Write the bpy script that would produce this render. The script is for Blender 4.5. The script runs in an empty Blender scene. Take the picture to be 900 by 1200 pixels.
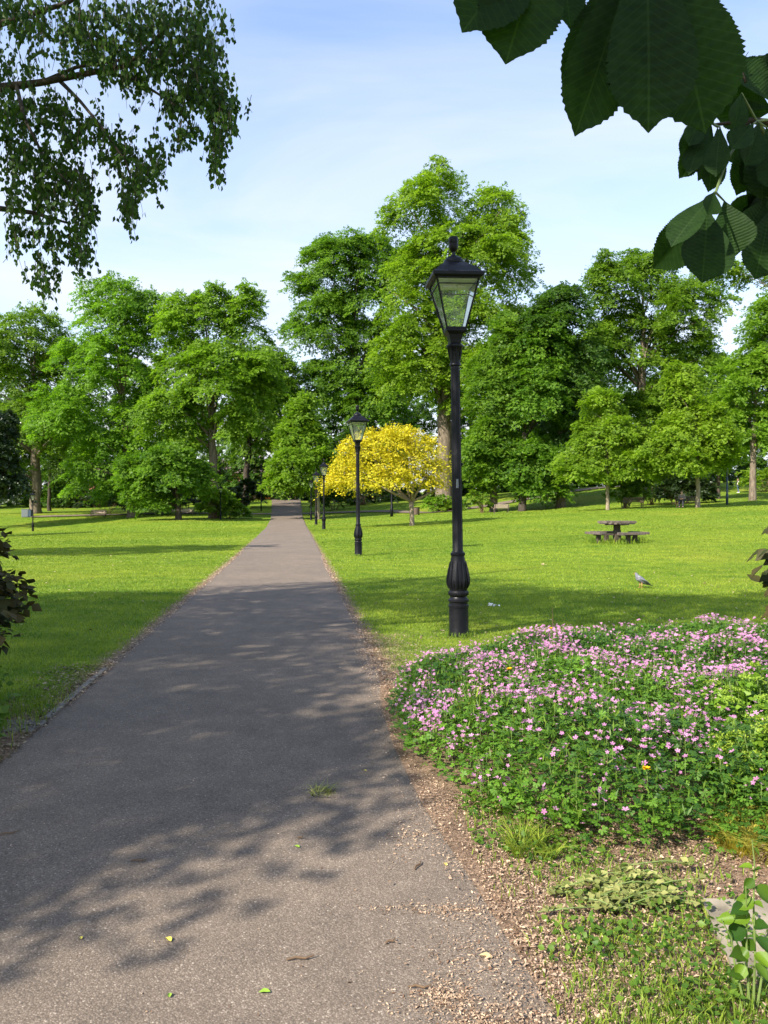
import bpy, bmesh, math, random
import numpy as np
from mathutils import Vector, Matrix
R = math.radians
PI = math.pi
sc = bpy.context.scene
col = sc.collection

# ------------------------------------------------------------ camera, sky, sun, exposure
EYE = 1.55
F = 900.0
cam_d = bpy.data.cameras.new("camera")
cam = bpy.data.objects.new("camera", cam_d); col.objects.link(cam)
cam.location = (0, 0, EYE)
cam.rotation_euler = (R(90 - 0.25), 0, 0)
cam_d.sensor_fit = 'VERTICAL'; cam_d.sensor_height = 36; cam_d.lens = 27
cam_d.clip_start = 0.05; cam_d.clip_end = 5000
sc.camera = cam

SUN_EL = 37.0
SUN_AZ = 228.0                      # clockwise from +Y, as the sky texture counts it
SD = Vector((math.sin(R(SUN_AZ)) * math.cos(R(SUN_EL)), math.cos(R(SUN_AZ)) * math.cos(R(SUN_EL)), math.sin(R(SUN_EL))))

w = bpy.data.worlds.new("World"); sc.world = w; w.use_nodes = True
nt = w.node_tree; nt.nodes.clear()
def N(nt, typ, **kw):
    n = nt.nodes.new(typ)
    for k, v in kw.items():
        if k.startswith('i_'):
            n.inputs[k[2:].replace('_', ' ')].default_value = v
        else:
            setattr(n, k, v)
    return n
def L(nt, a, b): nt.links.new(a, b)
def math_n(nt, op, a, b=None, c=None, clamp=False):
    n = nt.nodes.new('ShaderNodeMath'); n.operation = op; n.use_clamp = clamp
    for i, v in enumerate((a, b, c)):
        if v is None: continue
        if isinstance(v, (int, float)): n.inputs[i].default_value = v
        else: nt.links.new(v, n.inputs[i])
    return n.outputs[0]
def ramp(nt, fac, stops, interp='LINEAR'):
    n = nt.nodes.new('ShaderNodeValToRGB'); n.color_ramp.interpolation = interp
    while len(n.color_ramp.elements) < len(stops): n.color_ramp.elements.new(0.5)
    for e, (p, c) in zip(n.color_ramp.elements, stops):
        e.position = p; e.color = (*c, 1) if len(c) == 3 else c
    nt.links.new(fac, n.inputs[0]); return n.outputs[0]
def mixc(nt, fac, a, b, mode='MIX'):
    n = nt.nodes.new('ShaderNodeMix'); n.data_type = 'RGBA'; n.blend_type = mode
    for sock, v in ((n.inputs[0], fac), (n.inputs[6], a), (n.inputs[7], b)):
        if isinstance(v, (int, float)): sock.default_value = v
        elif isinstance(v, tuple): sock.default_value = (*v, 1) if len(v) == 3 else v
        else: nt.links.new(v, sock)
    return n.outputs[2]

sky = N(nt, 'ShaderNodeTexSky', sky_type='NISHITA', sun_disc=False)
sky.sun_elevation = R(SUN_EL); sky.sun_rotation = R(SUN_AZ)
sky.air_density = 1.0; sky.dust_density = 0.6; sky.ozone_density = 2.2
tc = N(nt, 'ShaderNodeTexCoord')
sep = N(nt, 'ShaderNodeSeparateXYZ'); L(nt, tc.outputs['Generated'], sep.inputs[0])
zz = math_n(nt, 'ADD', math_n(nt, 'MAXIMUM', sep.outputs[2], 0.0), 0.22)
cmb = N(nt, 'ShaderNodeCombineXYZ')
L(nt, math_n(nt, 'DIVIDE', sep.outputs[0], zz), cmb.inputs[0])
L(nt, math_n(nt, 'MULTIPLY', math_n(nt, 'DIVIDE', sep.outputs[1], zz), 1.9), cmb.inputs[1])
n1 = N(nt, 'ShaderNodeTexNoise', i_Scale=1.1, i_Detail=6.0, i_Roughness=0.55, i_Distortion=0.5); L(nt, cmb.outputs[0], n1.inputs['Vector'])
c1 = ramp(nt, n1.outputs['Fac'], [(0.40, (0, 0, 0)), (0.66, (1, 1, 1))])
hor = ramp(nt, sep.outputs[2], [(0.0, (0.85,) * 3), (0.22, (0.48,) * 3), (0.55, (0.08,) * 3)])
cl = math_n(nt, 'ADD', math_n(nt, 'MULTIPLY', c1, 0.38), hor, clamp=True)
CLOUD = (4.65, 4.75, 5.0)
skyc = mixc(nt, cl, mixc(nt, 1.0, sky.outputs[0], (1.5, 1.5, 1.55), 'MULTIPLY'), CLOUD)
bg = N(nt, 'ShaderNodeBackground', i_Strength=0.115); L(nt, skyc, bg.inputs[0])
wo = N(nt, 'ShaderNodeOutputWorld'); L(nt, bg.outputs[0], wo.inputs[0])

sun_d = bpy.data.lights.new("sun", 'SUN'); sun_d.energy = 5.0; sun_d.angle = R(0.53); sun_d.color = (1.0, 0.93, 0.80)
sun = bpy.data.objects.new("sun", sun_d); col.objects.link(sun)
sun.rotation_euler = (-SD).to_track_quat('-Z', 'Y').to_euler(); sun.location = (-30, -20, 40)

sc.view_settings.view_transform = 'Standard'; sc.view_settings.look = 'None'
sc.view_settings.gamma = 1; sc.view_settings.use_curve_mapping = False
sc.view_settings.exposure = 1.0
sc.cycles.max_bounces = 5; sc.cycles.diffuse_bounces = 3; sc.cycles.glossy_bounces = 2
sc.cycles.transmission_bounces = 4; sc.cycles.transparent_max_bounces = 6
sc.cycles.caustics_reflective = False; sc.cycles.caustics_refractive = False
sc.cycles.use_denoising = True
sc.cycles.use_adaptive_sampling = True; sc.cycles.adaptive_threshold = 0.015
try: sc.cycles.denoising_prefilter = 'ACCURATE'
except Exception: pass

# ------------------------------------------------------------ terrain height
def smooth(a, b, t):
    t = np.clip((t - a) / (b - a), 0, 1); return t * t * (3 - 2 * t)
_cp = [(379, 52, 620), (370, 67, 615), (365, 87, 610), (331, 105, 603), (335, 150, 588),
       (38, 80, 624), (42, 105, 601), (207, 84, 607), (250, 92, 606), (258, 88, 611), (306, 110, 599), (288, 116, 594),
       (483, 56, 617), (459, 80, 605), (500, 100, 593), (520, 95, 600), (488, 85, 603), (577, 82, 600), (612, 80, 601),
       (657, 80, 597), (712, 62, 597), (740, 60, 596.5), (818, 60, 595), (852, 65, 592), (882, 72, 586), (865, 92, 578),
       (723, 28, 634), (610, 112, 577), (690, 105, 572), (850, 125, 563), (430, 130, 590), (100, 150, 592), (20, 150, 592),
       (200, 130, 596), (290, 140, 583)]
_pts = [((px - 450) / F * d, d, EYE - (py - 596) / F * d) for px, d, py in _cp]
for x in (-16, -8, 0, 8, 16):
    for y in (-30, -8, 5, 16): _pts.append((x, y, 0.0))
_pts += [(-8, 26, 0), (-2, 26, 0), (-9, 38, 0), (-60, 60, -1.2), (-60, 20, -0.6), (-40, -20, -.3), (45, 20, 0.9), (55, 70, 2.6), (40, -20, .4),
         (-5, 38, 0.02), (-120, 120, -1), (120, 120, 5)]
for x in (-900, -300, 0, 300, 900):
    for y in (-500, 300, 900, 1500): _pts.append((x, y, 8.0 if y > 0 else 1.0))
_pts += [(-150, 210, 4), (0, 210, 5), (150, 210, 7)]
_P = np.array(_pts, float)
_D = np.sqrt(((_P[:, None, :2] - _P[None, :, :2]) ** 2).sum(-1) + 25.0)
_A = np.zeros((len(_P) + 1,) * 2); _A[:-1, :-1] = _D - np.eye(len(_P)) * 1.5; _A[-1, :-1] = 1; _A[:-1, -1] = 1
_W = np.linalg.solve(_A, np.append(_P[:, 2], 0))
def gz(x, y):
    x = np.asarray(x, float); y = np.asarray(y, float); sh = np.broadcast(x, y).shape
    xf = np.broadcast_to(x, sh).ravel(); yf = np.broadcast_to(y, sh).ravel(); out = np.empty(xf.size)
    for i in range(0, xf.size, 50000):
        q = slice(i, i + 50000)
        d = np.sqrt((xf[q, None] - _P[None, :, 0]) ** 2 + (yf[q, None] - _P[None, :, 1]) ** 2 + 25.0)
        out[q] = d @ _W[:-1] + _W[-1]
    r = np.sqrt(xf ** 2 + yf ** 2)
    out *= smooth(15, 30, r)
    return out.reshape(sh) if sh else float(out[0])
def W3(px, py, d):
    return Vector(((px - 450) / F * d, d, EYE - (py - 596) / F * d))
def G(px, d):
    x = (px - 450) / F * d
    return Vector((x, d, gz(x, d)))
def PATH_L(y): return -1.78 - 0.1165 * y - 0.00012 * y * y
def PATH_R(y): return 0.80 - 0.1150 * y

# ------------------------------------------------------------ object helpers
def tag(o, label=None, cat=None, group=None, kind=None):
    if label: o['label'] = label
    if cat: o['category'] = cat
    if group: o['group'] = group
    if kind: o['kind'] = kind
    return o
def empty(name, loc=(0, 0, 0), rz=0.0):
    o = bpy.data.objects.new(name, None); col.objects.link(o)
    o.location = loc; o.rotation_euler = (0, 0, rz); o.empty_display_size = .2
    return o
def raw_mesh(name, V, loops, counts, mat, parent=None, tint=None, smooth_=False, mats=None, midx=None):
    me = bpy.data.meshes.new(name)
    V = np.ascontiguousarray(V, dtype=np.float32)
    me.vertices.add(len(V)); me.vertices.foreach_set('co', V.ravel())
    loops = np.ascontiguousarray(loops, dtype=np.int32); counts = np.asarray(counts, dtype=np.int32)
    me.loops.add(len(loops)); me.loops.foreach_set('vertex_index', loops)
    me.polygons.add(len(counts))
    starts = np.zeros(len(counts), np.int32); starts[1:] = np.cumsum(counts)[:-1]
    me.polygons.foreach_set('loop_start', starts)
    if smooth_: me.polygons.foreach_set('use_smooth', np.ones(len(counts), bool))
    for m in (mats or [mat]): me.materials.append(m)
    if midx is not None: me.polygons.foreach_set('material_index', np.asarray(midx, np.int32))
    if tint is not None:
        a = me.attributes.new('tint', 'FLOAT', 'FACE'); a.data.foreach_set('value', np.asarray(tint, np.float32))
    me.update(calc_edges=True)
    o = bpy.data.objects.new(name, me); col.objects.link(o)
    if parent: o.parent = parent
    return o
def norm(a): return a / np.maximum(np.linalg.norm(a, axis=-1, keepdims=True), 1e-9)
def scatter(name, TV, TF, O, Y, Z, S, mat, parent=None, tint=None, smooth_=False, mats=None, tmi=None):
    """copy template (TV verts, TF faces) at O with local y along Y and local z near Z, scale S (n,) or (n,3); all one leaf mass"""
    O = np.asarray(O, float); n = len(O)
    TV = np.asarray(TV, float); Y = norm(np.asarray(Y, float)); Z = np.asarray(Z, float)
    X = norm(np.cross(Y, Z)); Z = np.cross(X, Y)
    S = np.asarray(S, float)
    if S.ndim == 1: S = S[:, None].repeat(3, 1)
    P = TV[None] * S[:, None, :]
    V = O[:, None] + P[..., 0:1] * X[:, None] + P[..., 1:2] * Y[:, None] + P[..., 2:3] * Z[:, None]
    k = len(TV); fl = np.concatenate([np.array(f) for f in TF]); fc = np.array([len(f) for f in TF])
    loops = (fl[None] + (np.arange(n) * k)[:, None]).ravel(); counts = np.tile(fc, n)
    if tint is not None: tint = np.repeat(tint, len(TF))
    mi = np.tile(np.array(tmi), n) if tmi is not None else None
    return raw_mesh(name, V.reshape(-1, 3), loops, counts, mat, parent, tint, smooth_, mats, mi)
class MB:
    def __init__(s): s.v = []; s.f = []
    def add(s, V, Fc):
        b = len(s.v); s.v += [tuple(p) for p in V]; s.f += [tuple(i + b for i in f) for f in Fc]; return s
    def box(s, c, d, rz=0, rx=0, ry=0, bev=0.0):
        M = Matrix.Translation(c) @ Matrix.Rotation(rz, 4, 'Z') @ Matrix.Rotation(ry, 4, 'Y') @ Matrix.Rotation(rx, 4, 'X')
        x, y, z = d[0] / 2, d[1] / 2, d[2] / 2
        if bev <= 0:
            P = [(-x, -y, -z), (x, -y, -z), (x, y, -z), (-x, y, -z), (-x, -y, z), (x, -y, z), (x, y, z), (-x, y, z)]
            return s.add([M @ Vector(p) for p in P], [(0, 3, 2, 1), (4, 5, 6, 7), (0, 1, 5, 4), (1, 2, 6, 5), (2, 3, 7, 6), (3, 0, 4, 7)])
        bm = bmesh.new(); bmesh.ops.create_cube(bm, size=1.0)
        for v in bm.verts: v.co = Vector((v.co.x * d[0], v.co.y * d[1], v.co.z * d[2]))
        bmesh.ops.bevel(bm, geom=bm.edges[:], offset=bev, segments=2, affect='EDGES', profile=0.5)
        bm.verts.index_update()
        s.add([M @ v.co for v in bm.verts], [[v.index for v in f.verts] for f in bm.faces]); bm.free(); return s
    def tube(s, pts, rad, seg=8, cap=True, wob=0.0, rng=None):
        pts = [Vector(p) for p in pts]; n = len(pts)
        if isinstance(rad, (int, float)): rad = [rad] * n
        V = []; ref = Vector((0.12, 0.97, 0.21)).normalized()
        for i, p in enumerate(pts):
            t = (pts[min(i + 1, n - 1)] - pts[max(i - 1, 0)]).normalized()
            a = t.cross(ref)
            if a.length < .2: a = t.cross(Vector((1, 0, 0)))
            a.normalize(); b = t.cross(a)
            for k in range(seg):
                th = 2 * PI * k / seg; r = rad[i] * (1 + (wob * rng.uniform(-1, 1) if wob else 0))
                V.append(p + a * math.cos(th) * r + b * math.sin(th) * r)
        Fc = [(i * seg + k, i * seg + (k + 1) % seg, (i + 1) * seg + (k + 1) % seg, (i + 1) * seg + k) for i in range(n - 1) for k in range(seg)]
        if cap: Fc += [tuple(range(seg))[::-1], tuple((n - 1) * seg + k for k in range(seg))]
        return s.add(V, Fc)
    def lathe(s, prof, seg=24, c=(0, 0, 0), sq=False):
        V = []; m = 4 if sq else seg
        for r, z in prof:
            for k in range(m):
                th = 2 * PI * (k + (.5 if sq else 0)) / m; rr = r * (math.sqrt(2) if sq else 1)
                V.append((c[0] + rr * math.cos(th), c[1] + rr * math.sin(th), c[2] + z))
        n = len(prof)
        Fc = [(i * m + k, i * m + (k + 1) % m, (i + 1) * m + (k + 1) % m, (i + 1) * m + k) for i in range(n - 1) for k in range(m)]
        Fc += [tuple(range(m))[::-1], tuple((n - 1) * m + k for k in range(m))]
        return s.add(V, Fc)
    def build(s, name, mat, parent=None, smooth_=False, auto=None):
        me = bpy.data.meshes.new(name); me.from_pydata(s.v, [], s.f); me.materials.append(mat); me.update()
        if smooth_: me.polygons.foreach_set('use_smooth', [True] * len(me.polygons))
        if auto is not None:
            try: me.set_sharp_from_angle(angle=R(auto))
            except Exception: pass
        o = bpy.data.objects.new(name, me); col.objects.link(o)
        if parent: o.parent = parent
        return o

# ------------------------------------------------------------ materials
def new_mat(name):
    m = bpy.data.materials.new(name); m.use_nodes = True; m.node_tree.nodes.clear(); return m, m.node_tree
def finish(nt, shader, disp=None):
    o = N(nt, 'ShaderNodeOutputMaterial'); L(nt, shader, o.inputs[0])
def principled(nt, color, rough=.6, metal=0.0, spec=.5, normal=None):
    p = N(nt, 'ShaderNodeBsdfPrincipled'); p.inputs['Metallic'].default_value = metal; p.inputs['Specular IOR Level'].default_value = spec
    if isinstance(color, tuple): p.inputs['Base Color'].default_value = (*color[:3], 1)
    else: L(nt, color, p.inputs['Base Color'])
    if isinstance(rough, (int, float)): p.inputs['Roughness'].default_value = rough
    else: L(nt, rough, p.inputs['Roughness'])
    if normal is not None: L(nt, normal, p.inputs['Normal'])
    return p.outputs[0]
def bump(nt, h, strength=.5, dist=.01):
    b = N(nt, 'ShaderNodeBump'); b.inputs['Strength'].default_value = strength; b.inputs['Distance'].default_value = dist
    L(nt, h, b.inputs['Height']); return b.outputs[0]
def noise(nt, vec, scale, detail=3.0, rough=.55, out='Fac'):
    n = N(nt, 'ShaderNodeTexNoise', i_Scale=scale, i_Detail=detail, i_Roughness=rough)
    if vec is not None: L(nt, vec, n.inputs['Vector'])
    return n.outputs[out]
def ocoord(nt): return N(nt, 'ShaderNodeTexCoord').outputs['Object']
def simple(name, c, rough=.6, metal=0.0, var=.25, scale=12.0, spec=.5, bmp=.2, bd=.004):
    m, t = new_mat(name); v = ocoord(t); nn = noise(t, v, scale, 5)
    cc = ramp(t, nn, [(.3, tuple(x * (1 - var) for x in c)), (.7, tuple(min(1, x * (1 + var)) for x in c))])
    finish(t, principled(t, cc, rough, metal, spec, bump(t, noise(t, v, scale * 4, 4), bmp, bd))); return m
def leafmat(name, lo, hi, trans=.35, rough=.5, spec=.3, tb=(1.5, 1.6, .8), vary=True):
    m, t = new_mat(name)
    at = N(t, 'ShaderNodeAttribute', attribute_name='tint')
    c = ramp(t, at.outputs['Fac'], [(0, lo), (1, hi)])
    oi = N(t, 'ShaderNodeObjectInfo')
    if vary: c = mixc(t, 1.0, c, ramp(t, oi.outputs['Random'], [(0, (.88, .98, .85)), (.5, (1.0, 1.0, .9)), (1, (1.14, 1.04, .8))]), 'MULTIPLY')
    p = principled(t, c, rough, 0, spec)
    tr = N(t, 'ShaderNodeBsdfTranslucent'); L(t, mixc(t, 1.0, c, tb, 'MULTIPLY'), tr.inputs[0])
    mx = N(t, 'ShaderNodeMixShader'); mx.inputs[0].default_value = trans
    L(t, p, mx.inputs[1]); L(t, tr.outputs[0], mx.inputs[2]); finish(t, mx.outputs[0]); return m
def bark(name, a, b, scale=6.0, bd=.03):
    m, t = new_mat(name); tc_ = ocoord(t)
    mp = N(t, 'ShaderNodeMapping'); mp.inputs['Scale'].default_value = (1, 1, .25); L(t, tc_, mp.inputs[0])
    n = noise(t, mp.outputs[0], scale, 7, .65)
    c = ramp(t, n, [(.32, a), (.66, b)])
    finish(t, principled(t, c, .9, 0, .2, bump(t, n, .9, bd))); return m
M = {}
M['leaf_lime'] = leafmat('leaf_lime', (.052, .125, .012), (.180, .300, .024), .48)
M['leaf_fresh'] = leafmat('leaf_fresh', (.080, .165, .012), (.225, .365, .028), .50)
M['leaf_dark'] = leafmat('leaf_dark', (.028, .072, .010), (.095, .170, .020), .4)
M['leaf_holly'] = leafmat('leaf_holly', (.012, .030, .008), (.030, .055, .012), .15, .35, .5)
M['leaf_gold'] = leafmat('leaf_gold', (.31, .32, .012), (.78, .66, .024), .32, .55, .3, (1.2, 1.1, .6), False)
M['leaf_birch'] = leafmat('leaf_birch', (.018, .052, .008), (.055, .115, .016), .30, .5, .2)
M['leaf_geranium'] = leafmat('leaf_geranium', (.030, .085, .014), (.165, .300, .030), .34, .5, .35)
M['leaf_weed'] = leafmat('leaf_weed', (.05, .12, .014), (.15, .24, .03), .35)
M['leaf_sedum'] = leafmat('leaf_sedum', (.13, .24, .020), (.31, .40, .05), .3)
M['leaf_red'] = leafmat('leaf_red', (.016, .036, .010), (.095, .062, .022), .2, .6, .2)
M['leaf_sapling'] = leafmat('leaf_sapling', (.022, .070, .010), (.13, .24, .02), .35, .45, .3)
M['grass'] = leafmat('grass_blades', (.075, .160, .012), (.310, .375, .045), .34, .55, .25)
M['grass_near'] = leafmat('grass_weedy', (.08, .16, .015), (.28, .34, .05), .32, .55, .25)
M['grass_dry'] = leafmat('grass_straw', (.45, .40, .05), (.75, .62, .15), .3, .6, .2, (1.2, 1.1, .7))
M['petal'] = leafmat('petal_pink', (.50, .19, .40), (.72, .37, .60), .35, .6, .2, (1.1, 1, 1.1), False)
M['petal_yellow'] = leafmat('petal_yellow', (.75, .50, .01), (.85, .62, .02), .2, .6, .2, (1, 1, 1))
M['chip'] = leafmat('litter_chips', (.15, .080, .048), (.66, .49, .34), .1, .8, .15, (1, 1, 1), False)
M['chip_dark'] = leafmat('litter_old', (.045, .035, .02), (.40, .33, .24), .1, .8, .15, (1, 1, 1))
M['withered'] = leafmat('withered_leaf', (.12, .15, .035), (.36, .35, .14), .25, .7, .2, (1.1, 1.1, .8))
M['stem_green'] = simple('stem_green', (.14, .20, .05), .6)
M['stem_brown'] = simple('stem_brown', (.14, .085, .045), .8)
M['stem_straw'] = simple('stem_straw', (.45, .36, .18), .8)
M['bark_lime'] = bark('bark_lime', (.075, .058, .042), (.24, .19, .14), 5)
M['bark_young'] = bark('bark_young', (.13, .10, .07), (.34, .28, .20), 14, .01)
M['bark_birch'] = bark('bark_birch', (.10, .09, .08), (.55, .52, .48), 5, .01)
M['bark_dark'] = bark('bark_dark', (.03, .025, .02), (.09, .07, .055), 8)
def iron_mat():
    m, t = new_mat('black_iron_paint'); v = ocoord(t)
    n = noise(t, v, 30, 6, .65); n2 = noise(t, v, 7, 5)
    c = ramp(t, n2, [(.35, (.004, .004, .006)), (.62, (.007, .007, .010)), (.76, (.022, .021, .022))])
    r = ramp(t, n, [(.3, (.30,) * 3), (.7, (.55,) * 3)])
    finish(t, principled(t, c, r, 0, .22, bump(t, n, .35, .003))); return m
M['iron'] = iron_mat()
def glass_mat():
    m, t = new_mat('lantern_glass'); v = ocoord(t)
    tr = N(t, 'ShaderNodeBsdfTransparent'); tr.inputs[0].default_value = (.95, .98, .94, 1)
    gl = N(t, 'ShaderNodeBsdfGlossy'); gl.inputs['Roughness'].default_value = .08
    fr = N(t, 'ShaderNodeFresnel'); fr.inputs[0].default_value = 1.5
    m1 = N(t, 'ShaderNodeMixShader'); L(t, math_n(t, 'MULTIPLY', fr.outputs[0], 1.0, clamp=True), m1.inputs[0])
    L(t, tr.outputs[0], m1.inputs[1]); L(t, gl.outputs[0], m1.inputs[2])
    df = N(t, 'ShaderNodeBsdfDiffuse'); df.inputs[0].default_value = (.70, .76, .68, 1)
    m2 = N(t, 'ShaderNodeMixShader'); L(t, ramp(t, noise(t, v, 9, 5), [(.3, (.05,) * 3), (.75, (.16,) * 3)]), m2.inputs[0])
    L(t, m1.outputs[0], m2.inputs[1]); L(t, df.outputs[0], m2.inputs[2]); finish(t, m2.outputs[0]); return m
M['glass'] = glass_mat()
M['reflector'] = simple('reflector_white', (.75, .74, .68), .4, 0, .06)
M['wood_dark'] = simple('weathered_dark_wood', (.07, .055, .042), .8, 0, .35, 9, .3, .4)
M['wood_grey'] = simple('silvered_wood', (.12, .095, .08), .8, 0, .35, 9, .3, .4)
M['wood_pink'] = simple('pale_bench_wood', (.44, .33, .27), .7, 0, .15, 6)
M['metal_blue'] = simple('blue_painted_post', (.03, .055, .09), .45)
M['bin'] = simple('brown_bin_plastic', (.13, .085, .07), .6)
M['cab'] = simple('grey_cabinet_paint', (.12, .14, .15), .5)
M['slab'] = simple('concrete_slab', (.27, .23, .175), .9, 0, .38, 7, .2, .5)
M['kerb'] = simple('concrete_edging', (.20, .175, .15), .9, 0, .25, 12, .2, .5)
M['skin'] = simple('skin', (.42, .25, .18), .5, 0, .05)
M['cloth_grey'] = simple('grey_coat', (.16, .14, .14), .9, 0, .12)
M['cloth_dark'] = simple('dark_trousers', (.025, .025, .035), .9)
M['cloth_blue'] = simple('blue_jeans', (.05, .08, .15), .9)
M['cloth_white'] = simple('white_shirt', (.80, .76, .74), .9, 0, .04)
M['hair'] = simple('hair_dark', (.03, .022, .018), .7)
M['tan'] = simple('tan_coat', (.42, .28, .18), .9)
M['car_white'] = simple('car_paint_white', (.62, .64, .66), .25, 0, .03)
M['car_orange'] = simple('car_paint_orange', (.75, .22, .03), .3, 0, .05)
M['car_glass'] = simple('car_glass', (.02, .025, .03), .08, 0, .1, 2, .8, 0)
M['rubber'] = simple('rubber', (.02, .02, .02), .8)
M['brickwall'] = simple('red_brick', (.34, .13, .08), .9, 0, .3, 8)
M['rooftile'] = simple('roof_tile', (.10, .07, .06), .9)
M['feather'] = simple('grey_feathers', (.20, .20, .24), .6, 0, .2, 20)
M['feather_dark'] = simple('dark_feathers', (.03, .03, .035), .6, 0, .2, 20)
M['feather_white'] = simple('white_feathers', (.7, .7, .68), .6, 0, .05, 20)
M['beak'] = simple('beak', (.55, .25, .12), .5)

# soil / lawn / asphalt
def edge_mask(t, lo, hi):
    """1 near the two long edges of the path, broken by noise (dry earth and old litter along the tarmac)"""
    v = ocoord(t); s = N(t, 'ShaderNodeSeparateXYZ'); L(t, v, s.inputs[0])
    u = math_n(t, 'MULTIPLY_ADD', s.outputs[1], .1158, s.outputs[0])
    dl = math_n(t, 'SUBTRACT', -1.80, u); dr = math_n(t, 'SUBTRACT', u, .80)
    d = math_n(t, 'MAXIMUM', dl, dr)
    n = noise(t, v, 2.2, 6, .7)
    d2 = math_n(t, 'ADD', d, math_n(t, 'MULTIPLY', math_n(t, 'SUBTRACT', n, .5), -.55))
    return v, s, ramp(t, d2, [(lo, (1, 1, 1)), (hi, (0, 0, 0))])
def lawn_mat():
    m, t = new_mat('lawn_turf'); v, s, em = edge_mask(t, .10, .26)
    big = noise(t, v, .14, 4, .6); mid = noise(t, v, 1.3, 5, .6); fine = noise(t, v, 38, 4, .7)
    c = ramp(t, mid, [(.30, (.085, .165, .012)), (.70, (.19, .265, .020))])
    dry = ramp(t, big, [(.50, (0, 0, 0)), (.68, (1, 1, 1))])
    c = mixc(t, math_n(t, 'MULTIPLY', dry, .55), c, (.27, .27, .03))
    # blades of grass seen end on, scaled up with distance so that the turf keeps a grain
    c = mixc(t, 1.0, c, ramp(t, fine, [(.28, (.55, .55, .55)), (.72, (1.4, 1.4, 1.3))]), 'MULTIPLY')
    med = noise(t, v, 7, 4, .7)
    c = mixc(t, 1.0, c, ramp(t, med, [(.3, (.72, .74, .7)), (.7, (1.25, 1.22, 1.1))]), 'MULTIPLY')
    soil = ramp(t, noise(t, v, 30, 5, .7), [(.3, (.10, .065, .035)), (.7, (.36, .27, .16))])
    c = mixc(t, em, c, soil)
    finish(t, principled(t, c, .85, 0, .15, bump(t, fine, .8, .03))); return m
def asphalt_mat():
    m, t = new_mat('asphalt'); v = ocoord(t)
    vo = N(t, 'ShaderNodeTexVoronoi', feature='F1'); vo.inputs['Scale'].default_value = 150; L(t, v, vo.inputs['Vector'])
    wn = N(t, 'ShaderNodeTexWhiteNoise'); L(t, vo.outputs['Position'], wn.inputs[0])
    c = ramp(t, wn.outputs['Value'], [(0, (.145, .115, .092)), (.55, (.195, .156, .124)), (.96, (.25, .202, .162)), (.99, (.34, .28, .23)), (1, (.40, .34, .28))])
    big = noise(t, v, .55, 5, .6); mid = noise(t, v, 4.0, 6, .65)
    c = mixc(t, 1.0, c, ramp(t, big, [(.3, (.86, .86, .87)), (.7, (1.14, 1.12, 1.10))]), 'MULTIPLY')
    c = mixc(t, 1.0, c, ramp(t, mid, [(.3, (.84, .84, .84)), (.7, (1.14, 1.13, 1.11))]), 'MULTIPLY')
    gap = ramp(t, vo.outputs['Distance'], [(.40, (1, 1, 1)), (.85, (.62, .62, .62))])
    c = mixc(t, 1.0, c, gap, 'MULTIPLY')
    h = math_n(t, 'SUBTRACT', 1.0, vo.outputs['Distance'])
    h = math_n(t, 'MULTIPLY', h, math_n(t, 'ADD', wn.outputs['Value'], .4))
    finish(t, principled(t, c, .88, 0, .2, bump(t, h, .6, .003))); return m
def bedsoil_mat():
    m, t = new_mat('bed_soil'); v = ocoord(t); a = noise(t, v, 45, 6, .7); b = noise(t, v, 4, 4)
    c = ramp(t, a, [(.3, (.10, .065, .042)), (.55, (.30, .20, .135)), (.75, (.52, .38, .26))])
    c = mixc(t, 1.0, c, ramp(t, b, [(.3, (.7, .7, .7)), (.7, (1.2, 1.2, 1.2))]), 'MULTIPLY')
    finish(t, principled(t, c, .95, 0, .15, bump(t, a, 1.0, .02))); return m
M['lawn'] = lawn_mat(); M['asphalt'] = asphalt_mat(); M['bedsoil'] = bedsoil_mat()
M['road'] = simple('road_asphalt', (.10, .10, .10), .9, 0, .15, 2)

# ------------------------------------------------------------ ground, path
def grid_axis(near, far, s0, grow):
    a = [0.0]; s = s0
    while a[-1] < far:
        if a[-1] > near: s *= grow
        a.append(a[-1] + s)
    return a
ax = grid_axis(30, 1600, .8, 1.13); xs = np.array([-v for v in ax[:0:-1]] + ax)
ay = grid_axis(60, 2500, .8, 1.08); ab = grid_axis(20, 900, 1.5, 1.2); ys = np.array([-v for v in ab[:0:-1]] + ay)
XX, YY = np.meshgrid(xs, ys); ZZ = gz(XX, YY)
nx, ny = len(xs), len(ys)
idx = np.arange(nx * ny).reshape(ny, nx)
q = np.stack([idx[:-1, :-1], idx[:-1, 1:], idx[1:, 1:], idx[1:, :-1]], -1).reshape(-1, 4)
g = raw_mesh('lawn', np.stack([XX, YY, ZZ], -1).reshape(-1, 3), q.ravel(), np.full(len(q), 4), M['lawn'], smooth_=True)
tag(g, kind='structure')
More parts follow.
